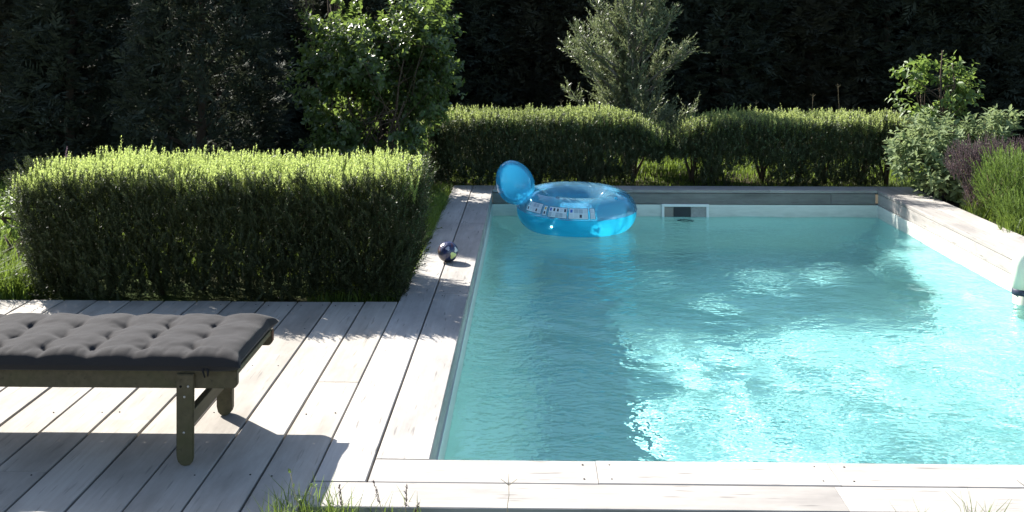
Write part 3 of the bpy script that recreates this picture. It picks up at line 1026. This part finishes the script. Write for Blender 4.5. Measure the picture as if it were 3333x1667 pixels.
def broad_bush(name, label, cat, loc, lobes, ntips, per, leaf, lw, mat, bark, seed, spread=0.11, stems=7, up=0.35, droop=0.12, gapiness=0.40, cut=-1.0):
    """crown made of leafy shoots spread through several lobes: (x, y, z, rx, ry, rz) relative to the base"""
    root = empty(name, loc)
    tag(root, label, cat)
    vn = VNoise(seed)
    lob = np.array(lobes)
    vol = lob[:, 3] * lob[:, 4] * lob[:, 5]
    pick = rng.choice(len(lob), ntips * 3, p=vol / vol.sum())
    d = rand_dirs(ntips * 3)
    rr = rng.random(ntips * 3) ** 0.42
    T = lob[pick, :3] + d * lob[pick, 3:] * rr[:, None]
    T += (vn(T[:, 0] * 4 + 9, T[:, 1] * 4, T[:, 2] * 4) - 0.5)[:, None] * d * 0.35 * lob[pick, 3:4]
    g = vn(T[:, 0] * 3.2, T[:, 1] * 3.2, T[:, 2] * 3.2 + 7) * 0.7 + vn(T[:, 0] * 8, T[:, 1] * 8, T[:, 2] * 8) * 0.3
    ok = (g > gapiness) & (T[:, 2] > cut)
    T, d = T[ok][:ntips], d[ok][:ntips]
    n = len(T)
    U = unit(d * 0.7 + np.array([0, 0, up]) + rng.normal(size=(n, 3)) * 0.35)
    k = per
    ang = np.arange(k)[None, :] * 2.4 + rng.random((n, 1)) * 6.28
    ref = np.where(np.abs(U[:, 2:3]) < 0.9, np.array([[0, 0, 1.0]]), np.array([[1.0, 0, 0]]))
    E1 = unit(np.cross(U, ref)); E2 = np.cross(U, E1)
    rad = E1[:, None] * np.cos(ang)[..., None] + E2[:, None] * np.sin(ang)[..., None]
    t = (np.arange(k)[None, :] + rng.random((n, k))) / k
    P = T[:, None] + U[:, None] * ((t - 0.5) * spread * 2)[..., None]
    D = unit(rad * (1.1 - 0.5 * t)[..., None] + U[:, None] * 0.55 + rng.normal(size=(n, k, 3)) * 0.25 - np.array([0, 0, droop]))
    N = unit(U[:, None] * 0.8 + np.array([0, 0, 0.5]) + rng.normal(size=(n, k, 3)) * 0.35)
    sz = leaf * rng.uniform(0.6, 1.15, (n, k)) * (1.1 - 0.45 * t)
    V, F = leaves6(P.reshape(-1, 3), D.reshape(-1, 3), N.reshape(-1, 3), sz.ravel(), sz.ravel() * lw * rng.uniform(0.8, 1.2, n * k))
    Q = np.repeat(np.clip(np.repeat(rng.random(n), k) * 0.5 + rng.random(n * k) * 0.5, 0, 1), 2)
    quads_obj('crown', V, F, mat, root, Q)
    paths = []
    tips = T[rng.choice(n, min(n, stems * 9), replace=False)]
    for s in range(stems):
        a = 6.28 * s / stems + random.uniform(-0.3, 0.3)
        main = lob[s % len(lob)]
        tgt = (main[0] + math.cos(a) * main[3] * 0.55, main[1] + math.sin(a) * main[4] * 0.55, main[2] + main[5] * random.uniform(0.0, 0.5))
        base = (math.cos(a) * 0.06, math.sin(a) * 0.06, -0.05)
        L = limb(base, tgt, 0.020, 0.006, 7, 0.04)
        paths.append(L)
        for tip in tips[s * 9:(s + 1) * 9]:
            j = L[0][random.randint(2, 5)]
            paths.append(limb(j, tip, 0.006, 0.002, 5, 0.02))
    tube_obj('trunk', paths, bark, root, 5)
    return root

# large leafy bush between the two hedges: its crown rises above the picture
broad_bush('leafy_bush', 'tall dark leafy bush standing behind the front hedge, taller and darker than the olive', 'bush', (-1.49, 9.62, -0.06),
    [(0.0, 0, 0.85, 0.64, 0.58, 0.80), (0.05, 0, 1.45, 0.78, 0.62, 0.58), (-0.46, -0.05, 1.05, 0.36, 0.36, 0.50), (0.32, 0, 1.78, 0.50, 0.45, 0.45),
     (-0.26, 0.0, 1.75, 0.42, 0.40, 0.45), (0.40, -0.05, 1.25, 0.38, 0.40, 0.5), (-0.36, -0.05, 0.42, 0.40, 0.36, 0.4)],
    1500, 11, 0.074, 0.60, M['viburnum'], M['bark'], 31, spread=0.10, stems=8, gapiness=0.47)

# unseen high-crowned tree, added to shade the far half of the pool
broad_bush('added_shade_tree', 'unseen tall tree with a high crown, added among the evergreens to shade the pool', 'tree', (-2.60, 12.7, -0.06),
    [(0.0, 0, 4.60, 0.66, 0.66, 0.36), (0.35, 0.40, 4.65, 0.45, 0.45, 0.30), (-0.35, -0.3, 4.5, 0.4, 0.4, 0.28)],
    330, 11, 0.13, 0.6, M['viburnum'], M['bark'], 39, spread=0.14, stems=4, gapiness=0.36)

# fresh green shrub at the right
broad_bush('green_shrub', 'bright green leafy shrub rising behind the pale downy plant', 'shrub', (4.16, 10.35, -0.06),
    [(-0.02, 0, 1.18, 0.34, 0.32, 0.26), (-0.10, 0, 0.92, 0.30, 0.3, 0.26), (0.26, 0.02, 1.02, 0.22, 0.24, 0.30), (0.08, 0.05, 0.62, 0.26, 0.28, 0.35), (0.02, 0, 1.38, 0.14, 0.14, 0.12)],
    150, 10, 0.088, 0.46, M['shrub'], M['bark'], 33, spread=0.085, stems=5, gapiness=0.44, droop=0.40)

# pale downy plant spilling over the corner of the coping
broad_bush('downy_plant', 'pale green downy-leaved plant spilling over the far corner of the coping', 'plant', (4.08, 9.62, -0.06),
    [(-0.28, 0.05, 0.50, 0.32, 0.36, 0.36), (0.20, 0.10, 0.55, 0.40, 0.36, 0.32), (-0.10, -0.18, 0.24, 0.38, 0.34, 0.26), (0.45, 0.1, 0.60, 0.20, 0.26, 0.26), (-0.45, 0.15, 0.34, 0.16, 0.2, 0.2)],
    330, 12, 0.098, 0.36, M['sage'], M['bark'], 35, spread=0.085, stems=9, up=0.9, droop=0.15, gapiness=0.36, cut=0.04)

def olive(name, label, loc, seed):
    root = empty(name, loc)
    tag(root, label, 'tree')
    vn = VNoise(seed)
    paths = [limb((0, 0, -0.05), (0.04, 0, 0.75), 0.060, 0.045, 6, 0.02)]
    shoots = []
    specs = []
    lob = [(0.0, 0, 1.55, 0.78, 0.60, 0.50), (0.05, 0, 2.20, 0.72, 0.60, 0.50), (0.16, 0, 0.70, 0.72, 0.55, 0.34), (-0.55, 0, 1.05, 0.26, 0.25, 0.16), (0.0, 0, 1.05, 0.42, 0.40, 0.4)]
    for k in range(84):
        l = lob[random.choices(range(5), (30, 24, 20, 4, 10))[0]]
        q = Vector((random.gauss(0, 1), random.gauss(0, 1), random.gauss(0, 1))).normalized() * random.random() ** 0.4
        tip = (l[0] + q.x * l[3], l[1] + q.y * l[4], l[2] + q.z * l[5])
        z0 = max(0.18, tip[2] - random.uniform(0.25, 0.7))
        L = limb((0.03 + random.uniform(-.03, .03) + tip[0] * 0.25, tip[1] * 0.25, z0), tip, 0.014, 0.004, 6, 0.03)
        paths.append(L)
        specs.append(L[0][1:])
    paths.append(limb((0.04, 0, 0.75), (0.0, 0, 2.6), 0.045, 0.012, 8, 0.04))
    B, U, Ln = [], [], []
    for pts in specs:
        for i in range(1, len(pts)):
            for q in range(7):
                f = random.random()
                p = Vector(pts[i - 1]).lerp(Vector(pts[i]), f)
                d = (Vector(pts[i]) - Vector(pts[i - 1])).normalized()
                u = (d * 0.6 + Vector((random.gauss(0, 0.5), random.gauss(0, 0.5), random.gauss(0.45, 0.35)))).normalized()
                B.append(p); U.append(u); Ln.append(random.uniform(0.12, 0.26))
    B, U, Ln = np.array(B), np.array(U), np.array(Ln)
    V, F, Q = sprigs(B, U, Ln, 13, 0.060, 0.0125, spread=0.75, jitter=0.22)
    quads_obj('crown', V, F, M['olive'], root, Q)
    tube_obj('trunk', paths, M['bark_grey'], root, 6)
    return root
olive('olive_tree', 'young olive tree with silvery narrow leaves behind the gap between hedges', (1.10, 11.35, -0.06), 41)

# ---- tall evergreen screen: three crown meshes shared by many trees
def conifer_crown(seed, H, rx, ry, n):
    g = np.random.default_rng(seed)
    vn = VNoise(seed)
    z = H * g.random(n) ** 0.85
    a = g.random(n) * 6.28
    prof = np.clip(1.02 - (z / H) ** 2.6, 0.05, 1)
    rr = prof * (0.35 + 0.65 * g.random(n) ** 0.5) * (0.75 + 0.5 * vn(np.cos(a) * 2 + 5, np.sin(a) * 2 + 5, z * 2.2))
    B = np.stack([np.cos(a) * rx * rr, np.sin(a) * ry * rr, z + 0.02], 1)
    O = np.stack([np.cos(a), np.sin(a), 0 * a], 1)
    U = unit(O * 0.75 + np.array([0, 0, 0.45]) + g.normal(size=(n, 3)) * 0.38)
    m = 13
    Ln = g.uniform(0.20, 0.42, n)
    side = unit(np.cross(U, np.array([0, 0, 1.0]) + g.normal(size=(n, 3)) * 0.35))
    t = (np.arange(m) + 0.5)[None, :] / m + 0 * Ln[:, None]
    sgn = np.where(np.arange(m) % 2 == 0, 1.0, -1.0)[None, :, None]
    sag = np.array([0, 0, -0.25]) * (t ** 2)[..., None] * Ln[:, None, None]
    P = B[:, None] + U[:, None] * (t * Ln[:, None])[..., None] + sag
    D = unit(U[:, None] * 0.75 + side[:, None] * sgn * 0.75 + g.normal(size=(n, m, 3)) * 0.16 + np.array([0, 0, -0.18]))
    N = unit(np.cross(U, side)[:, None] + g.normal(size=(n, m, 3)) * 0.3)
    L = 0.15 * (1.15 - 0.7 * t) * g.uniform(0.7, 1.2, (n, m))
    V, F = kites(P.reshape(-1, 3), D.reshape(-1, 3), N.reshape(-1, 3), L.ravel(), L.ravel() * 0.24, 0.15, 0.45)
    Q = np.clip(np.repeat(g.random(n), m) * 0.7 + g.random(n * m) * 0.3, 0, 1)
    return V, F, Q

CON = []
for k, (H, rx, ry, mat) in enumerate(((3.5, 1.05, 0.85, 'conifer'), (3.3, 0.95, 0.80, 'conifer_warm'), (3.7, 1.10, 0.90, 'conifer'))):
    V, F, Q = conifer_crown(50 + k, H, rx, ry, 3400)
    o = quads_obj('crown', V, F, M[mat], None, Q)
    CON.append((o.data, H))
    bpy.data.objects.remove(o)
    paths = [limb((0, 0, -0.06), (0, 0, H * 0.92), 0.085, 0.015, 8, 0.02)]
    for b in range(26):
        a, z0 = random.uniform(0, 6.28), random.uniform(0.15, H * 0.8)
        l = 0.75 * (1 - (z0 / H) ** 2)
        paths.append(limb((0, 0, z0), (math.cos(a) * l, math.sin(a) * l, z0 + 0.25), 0.016, 0.005, 4, 0.02))
    v, f = tube_mesh(paths, 5)
    me = bpy.data.meshes.new('trunk')
    me.from_pydata(v, [], f)
    me.materials.append(M['bark'])
    CON[-1] += (me,)

def conifer(x, y, kind, s, rz, label, group=None):
    root = empty('conifer_tree', (x, y, -0.06), rz)
    root.scale = (s[0], s[0], s[1])
    tag(root, label, 'tree', group)
    link(bpy.data.objects.new('crown', CON[kind][0]), root)
    link(bpy.data.objects.new('trunk', CON[kind][2]), root)
    return root

BACK = 'evergreens of the tall dark screen at the back of the garden'
ROW = ['beside the tall leafy bush', 'between the leafy bush and the olive tree', 'directly behind the olive tree', 'beside the olive tree, behind the skimmer hedge',
       'midway between the olive tree and the green shrub', 'directly behind the bright green shrub', 'behind the pale downy plant and the dried lavender', 'at the far end beyond the feathery bush']
for i, x in enumerate(np.arange(-1.0, 8.0, 1.27)):
    conifer(float(x) + random.uniform(-.12, .12), 14.9 + random.uniform(-.15, .15), i % 3, (random.uniform(0.92, 1.05), random.uniform(0.92, 1.02)), random.uniform(0, 6.28),
            'dark evergreen of the tall garden screen ' + ROW[i], BACK)
for i, x in enumerate(np.arange(-7.6, 8.4, 1.45)):
    conifer(float(x) + random.uniform(-.15, .15), 16.2 + random.uniform(-.2, .2), (i + 1) % 3, (random.uniform(1.0, 1.15), random.uniform(0.92, 1.0)), random.uniform(0, 6.28), 'dark evergreen tree in the second row of the tall garden screen', 'evergreens in the second row of the screen')
for i, x in enumerate(np.arange(-9.0, 10.5, 1.6)):
    conifer(float(x), 17.6 + random.uniform(-.2, .2), i % 3, (1.15, 0.98), random.uniform(0, 6.28), 'dark evergreen tree in the rear row of the tall garden screen', 'evergreens in the rear row of the screen')
LNAME = ['feathery dark evergreen at the hedge end farthest from the pool', 'slim feathery evergreen beside the low garden wall', 'broad feathery evergreen beside the leafy bush, behind the front hedge',
         'feathery evergreen rising behind the broad one beside the garden wall', 'feathery evergreen directly behind the tall leafy bush', 'feathery evergreen standing behind the low garden wall']
LEFT = 'feathery dark evergreens behind the front hedge'
for i, (x, y, k, s, h) in enumerate(((-6.0, 11.2, 1, 0.95, 0.92), (-4.95, 10.6, 0, 0.72, 0.88), (-3.32, 9.95, 2, 0.66, 0.90), (-3.9, 12.4, 0, 0.8, 0.85), (-2.35, 13.9, 0, 0.9, 0.9), (-4.1, 13.6, 1, 0.9, 0.9))):
    conifer(x, y, k, (s, h), random.uniform(0, 6.28), LNAME[i], LEFT)

# ------------------------------------------------------------------ small plants, grass
def blades(P, H, W, lean, mat, name, parent=None, bend=0.35):
    """grass: each blade two quads, bent outward"""
    n = len(P)
    a = rng.random(n) * 6.28
    d = np.stack([np.cos(a), np.sin(a), 0 * a], 1) * lean[:, None]
    s = np.stack([-np.sin(a + rng.normal(0, .6, n)), np.cos(a), 0 * a], 1)
    Wd = W[:, None]
    up = np.array([0, 0, 1.0])
    m = P + (d * 0.35 + up * 0.58) * H[:, None]
    t = P + (d + up * (1 - bend * lean[:, None])) * H[:, None]
    V = np.stack([P - s * Wd, P + s * Wd, m + s * Wd * 0.8, m - s * Wd * 0.8, t + s * Wd * 0.12, t - s * Wd * 0.12], 1).reshape(-1, 3)
    i = np.arange(n)[:, None] * 6
    F = np.concatenate([i + np.array([[0, 1, 2, 3]]), i + np.array([[3, 2, 4, 5]])], 1).reshape(-1, 4)
    Q = np.repeat(rng.random(n), 2)
    return quads_obj(name, V, F, mat, parent, Q)

def field(x0, x1, y0, y1, n):
    return np.stack([rng.uniform(x0, x1, n), rng.uniform(y0, y1, n), np.full(n, -0.062)], 1)
gp, gh, gw = [], [], []
for (x0, x1, y0, y1, n, h, w) in ((-1.2, 4.6, 10.95, 14.0, 20000, 0.13, 0.0045), (-1.2, 4.3, 10.12, 10.95, 5000, 0.06, 0.0035), (-1.35, -0.80, 5.95, 10.1, 11000, 0.10, 0.0034), (-0.93, -0.785, 6.2, 9.2, 3200, 0.15, 0.0036),
                                  (-3.9, -0.9, 6.6, 8.6, 16000, 0.10, 0.0032), (-4.6, -3.05, 5.90, 7.4, 7500, 0.22, 0.0038), (-7.5, -3.0, 7.0, 10.5, 14000, 0.16, 0.0045), (3.84, 5.2, 6.0, 9.0, 6000, 0.10, 0.0032),
                                  (-0.85, 4.2, 2.2, 3.36, 9000, 0.035, 0.0016)):
    gp.append(field(x0, x1, y0, y1, n)); gh.append(h * rng.uniform(0.5, 1.35, n)); gw.append(np.full(n, w))
gp, gh, gw = np.concatenate(gp), np.concatenate(gh), np.concatenate(gw)
go = blades(gp, gh, gw, rng.uniform(0.1, 0.75, len(gp)), M['grass'], 'grass')
go['kind'] = 'stuff'
go['label'] = 'loose green grass growing around the hedges and along the deck edges'

def tuft(name, label, loc, n, rad, h, w, mat=None, group=None, lean=0.7, cat='grass tuft'):
    root = empty(name, loc)
    tag(root, label, cat, group)
    a, r = rng.random(n) * 6.28, rad * np.sqrt(rng.random(n))
    P = np.stack([np.cos(a) * r, np.sin(a) * r, 0 * a], 1)
    blades(P, h * rng.uniform(0.45, 1.2, n), np.full(n, w), rng.uniform(0.1, lean, n), mat or M['grass'], 'blades', root)
    return root

tuft('grass_tuft', 'lush grass tuft at the corner where deck and front coping meet', (-0.74, 3.26, -0.06), 420, 0.16, 0.16, 0.0018)
tuft('grass_tuft', 'thin grass tuft in front of the coping, below the inner corner of the pool', (-0.46, 3.28, -0.06), 120, 0.13, 0.12, 0.0014)
tuft('grass_tuft', 'spiky grass tuft in front of the coping at the board joint', (1.23, 3.27, -0.06), 34, 0.07, 0.15, 0.0015, lean=1.0)
tuft('grass_tuft', 'dense spiky grass tuft in front of the coping beyond the board joint', (1.49, 3.29, -0.06), 60, 0.06, 0.15, 0.0015, lean=0.9)
tuft('grass_tuft', 'wide spiky grass tuft in front of the coping under the tall forked stem', (1.83, 3.27, -0.06), 46, 0.13, 0.16, 0.0015, lean=1.0)

def stalk(label, loc, h, lean, kind, group=None):
    """single flowering grass stem"""
    root = empty('grass_stalk', loc)
    tag(root, label, 'grass stalk', group)
    L = limb((0, 0, 0), (lean[0], lean[1], h), 0.0016, 0.0008, 6, 0.004)
    tube_obj('stem', [L], M['straw'], root, 5)
    tip = Vector(L[0][-1])
    if kind == 'ear':
        n = 46
        t = rng.random(n)
        B = np.array([tuple(Vector(L[0][-3]).lerp(tip, float(q))) for q in t])
        d = (tip - Vector(L[0][-3])).normalized()
        D = unit(np.tile(np.array(d), (n, 1)) + rng.normal(size=(n, 3)) * 0.35)
        V, F = kites(B, D, rand_dirs(n), np.full(n, 0.013), np.full(n, 0.0032))
        quads_obj('seed_head', V, F, M['dead'], root, rng.random(n))
    else:
        paths = []
        for k in range(3):
            a = -0.9 + 0.9 * k
            paths.append(limb(tip, tip + Vector((math.sin(a) * 0.035, random.uniform(-.01, .01), math.cos(a) * 0.030 + 0.004)), 0.0012, 0.0007, 4, 0.001))
        tube_obj('seed_head', paths, M['straw'], root, 5)
    return root
stalk('dry grass ear standing upright before the inner pool corner', (-0.62, 3.30, -0.06), 0.165, (-0.02, 0.0), 'ear')
stalk('dry grass ear leaning over the coping before the pool corner', (-0.47, 3.29, -0.06), 0.185, (-0.055, 0.0), 'ear')
stalk('thin straight grass stem with a short ear beside the leaning ear', (-0.42, 3.29, -0.06), 0.17, (0.006, 0.0), 'ear')
stalk('short thin grass stem leaning away from the straight one', (-0.41, 3.28, -0.06), 0.12, (0.035, 0.0), 'ear')
stalk('forked grass stem before the first coping joint', (-0.08, 3.30, -0.06), 0.175, (0.004, 0.0), 'fork')
stalk('forked grass stem just beyond the dense spiky tuft before the coping', (1.63, 3.30, -0.06), 0.185, (-0.008, 0.0), 'fork')
stalk('tall forked grass stem rising from the wide spiky tuft', (1.86, 3.30, -0.06), 0.22, (0.004, 0.0), 'fork')
stalk('forked grass stem sprouting from the top of the hedge behind the skimmer', (2.92, 10.45, 0.55), 0.33, (0.02, 0.0), 'fork')
stalk('tall forked grass stem on the skimmer hedge, close to the green shrub', (3.22, 10.45, 0.50), 0.48, (-0.02, 0.0), 'fork')
stalk('short forked grass stem on the skimmer hedge near the olive tree', (2.35, 10.5, 0.52), 0.28, (0.01, 0.0), 'fork')
stalk('forked grass stem above the hedge behind the inflatable ring', (0.30, 10.5, 0.55), 0.26, (0.01, 0.0), 'fork')

def weed(name, label, loc, h, n, mat, leaf):
    root = empty(name, loc)
    tag(root, label, 'weed')
    paths, B, D = [], [], []
    for k in range(n):
        a = random.uniform(0, 6.28)
        t = Vector((math.cos(a) * h * 0.22, math.sin(a) * h * 0.22, h * random.uniform(0.75, 1.0)))
        L = limb((0, 0, 0), t, 0.0018, 0.0008, 5, 0.004)
        paths.append(L)
        for q in range(9):
            B.append(tuple(Vector(L[0][random.randint(2, 4)]) + Vector((0, 0, random.uniform(-.01, .01)))))
            D.append((random.gauss(0, 1), random.gauss(0, 1), 0.4))
    tube_obj('stem', paths, M['straw'], root, 5)
    B, D = np.array(B), unit(np.array(D))
    V, F = kites(B, D, np.tile([0, 0, 1.0], (len(B), 1)) + rng.normal(size=(len(B), 3)) * .3, np.full(len(B), leaf), np.full(len(B), leaf * 0.6))
    quads_obj('leaves', V, F, mat, root, rng.random(len(B)))
weed('weed', 'leafy weed rising from the grass at the deck corner', (-0.775, 3.33, -0.06), 0.19, 2, M['shrub'], 0.018)
weed('weed', 'tiny clover-like weed in front of the coping', (-0.265, 3.30, -0.06), 0.07, 2, M['shrub'], 0.014)
weed('weed', 'tiny sprout at the coping front between the grass stems', (-0.16, 3.30, -0.06), 0.045, 2, M['shrub'], 0.012)

# long arching grass blade in front of the hedge, seen over the cushion
tuft('arching_grass', 'single long arching grass stem between hedge and lounger', (-2.02, 5.83, -0.03), 2, 0.01, 0.19, 0.0032, lean=0.8, cat='grass')

# dead lavender and feathery bush on the right
def upright(name, label, cat, loc, lobes, n, ln, m, needle, width, mat, stemmat, lift=0.35, jit=0.18, extra=None):
    root = empty(name, loc)
    tag(root, label, cat)
    parts, paths = [], []
    for (x, y, z, rx, ry, rz), share in lobes:
        k = int(n * share)
        d = rand_dirs(k) * np.array([rx, ry, rz]) * (rng.random(k) ** 0.33)[:, None]
        B = d + np.array([x, y, z])
        B[:, 2] = np.maximum(B[:, 2], 0.02)
        U = unit(d / np.array([rx, ry, rz]) * lift + np.array([0, 0, 1.0]) + rng.normal(size=(k, 3)) * jit)
        parts.append(sprigs(B, U, rng.uniform(ln * 0.6, ln * 1.2, k), m, needle, width, spread=0.45))
        for q in range(6):
            paths.append(limb((0, 0, -0.05), tuple(B[rng.integers(k)]), 0.007, 0.002, 5, 0.02))
    V, F, Q = join(parts)
    quads_obj('foliage', V, F, mat, root, Q)
    tube_obj('stem', paths, stemmat, root, 5)
    return root
upright('dried_lavender', 'clump of dried purple-brown lavender heads between the downy plant and the coping', 'plant', (4.02, 8.92, -0.06),
        [((-0.20, -0.08, 0.47, 0.17, 0.16, 0.18), 0.36), ((0.07, 0.0, 0.51, 0.16, 0.16, 0.17), 0.30), ((0.40, 0.1, 0.55, 0.18, 0.14, 0.10), 0.16), ((-0.14, -0.14, 0.22, 0.10, 0.11, 0.17), 0.18)],
        1500, 0.07, 18, 0.012, 0.0058, M['dead'], M['straw'])
upright('feathery_bush', 'feathery bright green bush leaning over the sunlit coping near the elbow pipe', 'bush', (4.10, 8.42, -0.06),
        [((-0.04, 0.05, 0.30, 0.28, 0.30, 0.27), 0.5), ((0.28, 0.1, 0.32, 0.30, 0.3, 0.27), 0.3), ((-0.10, -0.28, 0.14, 0.20, 0.22, 0.16), 0.2)],
        1500, 0.16, 26, 0.032, 0.0042, M['feather'], M['bark'], lift=0.55, jit=0.22)
tuft('grass_tuft', 'long green grass hanging over the coping under the feathery bush', (3.97, 8.0, -0.06), 420, 0.22, 0.24, 0.0028, lean=1.1)
tuft('grass_tuft', 'long green grass beside the dried lavender stems', (3.96, 8.75, -0.06), 260, 0.15, 0.26, 0.0028, lean=1.0)
tuft('grass_tuft', 'tall bright grass tuft at the outer end of the front hedge', (-3.28, 6.05, -0.06), 420, 0.22, 0.34, 0.0032, lean=0.9)
# leafy plant at the outer end of the front hedge
broad_bush('leafy_plant', 'small lit leafy plant growing at the outer end of the front hedge', 'plant', (-3.34, 6.45, -0.06),
    [(0, 0, 0.22, 0.22, 0.2, 0.2), (0.1, 0.05, 0.42, 0.16, 0.16, 0.16)], 90, 10, 0.045, 0.45, M['shrub'], M['bark'], 37, spread=0.07, stems=4, gapiness=0.35, cut=0.0)
broad_bush('leafy_plant', 'knee-high leafy plant in the shade behind the outer end of the front hedge', 'plant', (-3.62, 7.1, -0.06),
    [(0, 0, 0.28, 0.32, 0.25, 0.28), (0.2, 0.05, 0.45, 0.2, 0.2, 0.2)], 130, 10, 0.055, 0.45, M['shrub'], M['bark'], 38, spread=0.08, stems=4, gapiness=0.36, cut=0.0)
# mauve flower spike above the front hedge
def spike(label, loc, h):
    root = empty('flower_spike', loc)
    tag(root, label, 'flower')
    tube_obj('stem', [limb((0, 0, 0), (0.01, 0, h), 0.002, 0.001, 4, 0.002)], M['straw'], root, 5)
    n = 90
    t = rng.random(n)
    B = np.stack([0.01 * t, 0 * t, h * (0.55 + 0.45 * t)], 1)
    D = unit(rng.normal(size=(n, 3)) + np.array([0, 0, 0.6]))
    V, F = kites(B, D, rand_dirs(n), 0.020 * (1.15 - t), np.full(n, 0.008))
    quads_obj('petals', V, F, M['mauve'], root, rng.random(n))
spike('slim mauve flower spike rising above the front hedge near its outer end', (-2.98, 6.30, 0.62), 0.24)

# pale low wall glimpsed in the gap between the evergreens on the left
w = bevel_box('garden_wall', (-5.2, 13.0, -0.06), (-3.2, 13.16, 0.62), plain('grey_render', (0.055, 0.062, 0.066), 0.9, 0.1, var=0.3), None, 0.01)
cp = bevel_box('wall_cap', (-1.03, -0.11, 0.345), (1.03, 0.11, 0.39), plain('pale_cap', (0.28, 0.29, 0.30), 0.8, 0.2, var=0.2), w, 0.008)
tag(w, 'low dark garden wall with a pale cap in the gap between evergreens', 'wall')
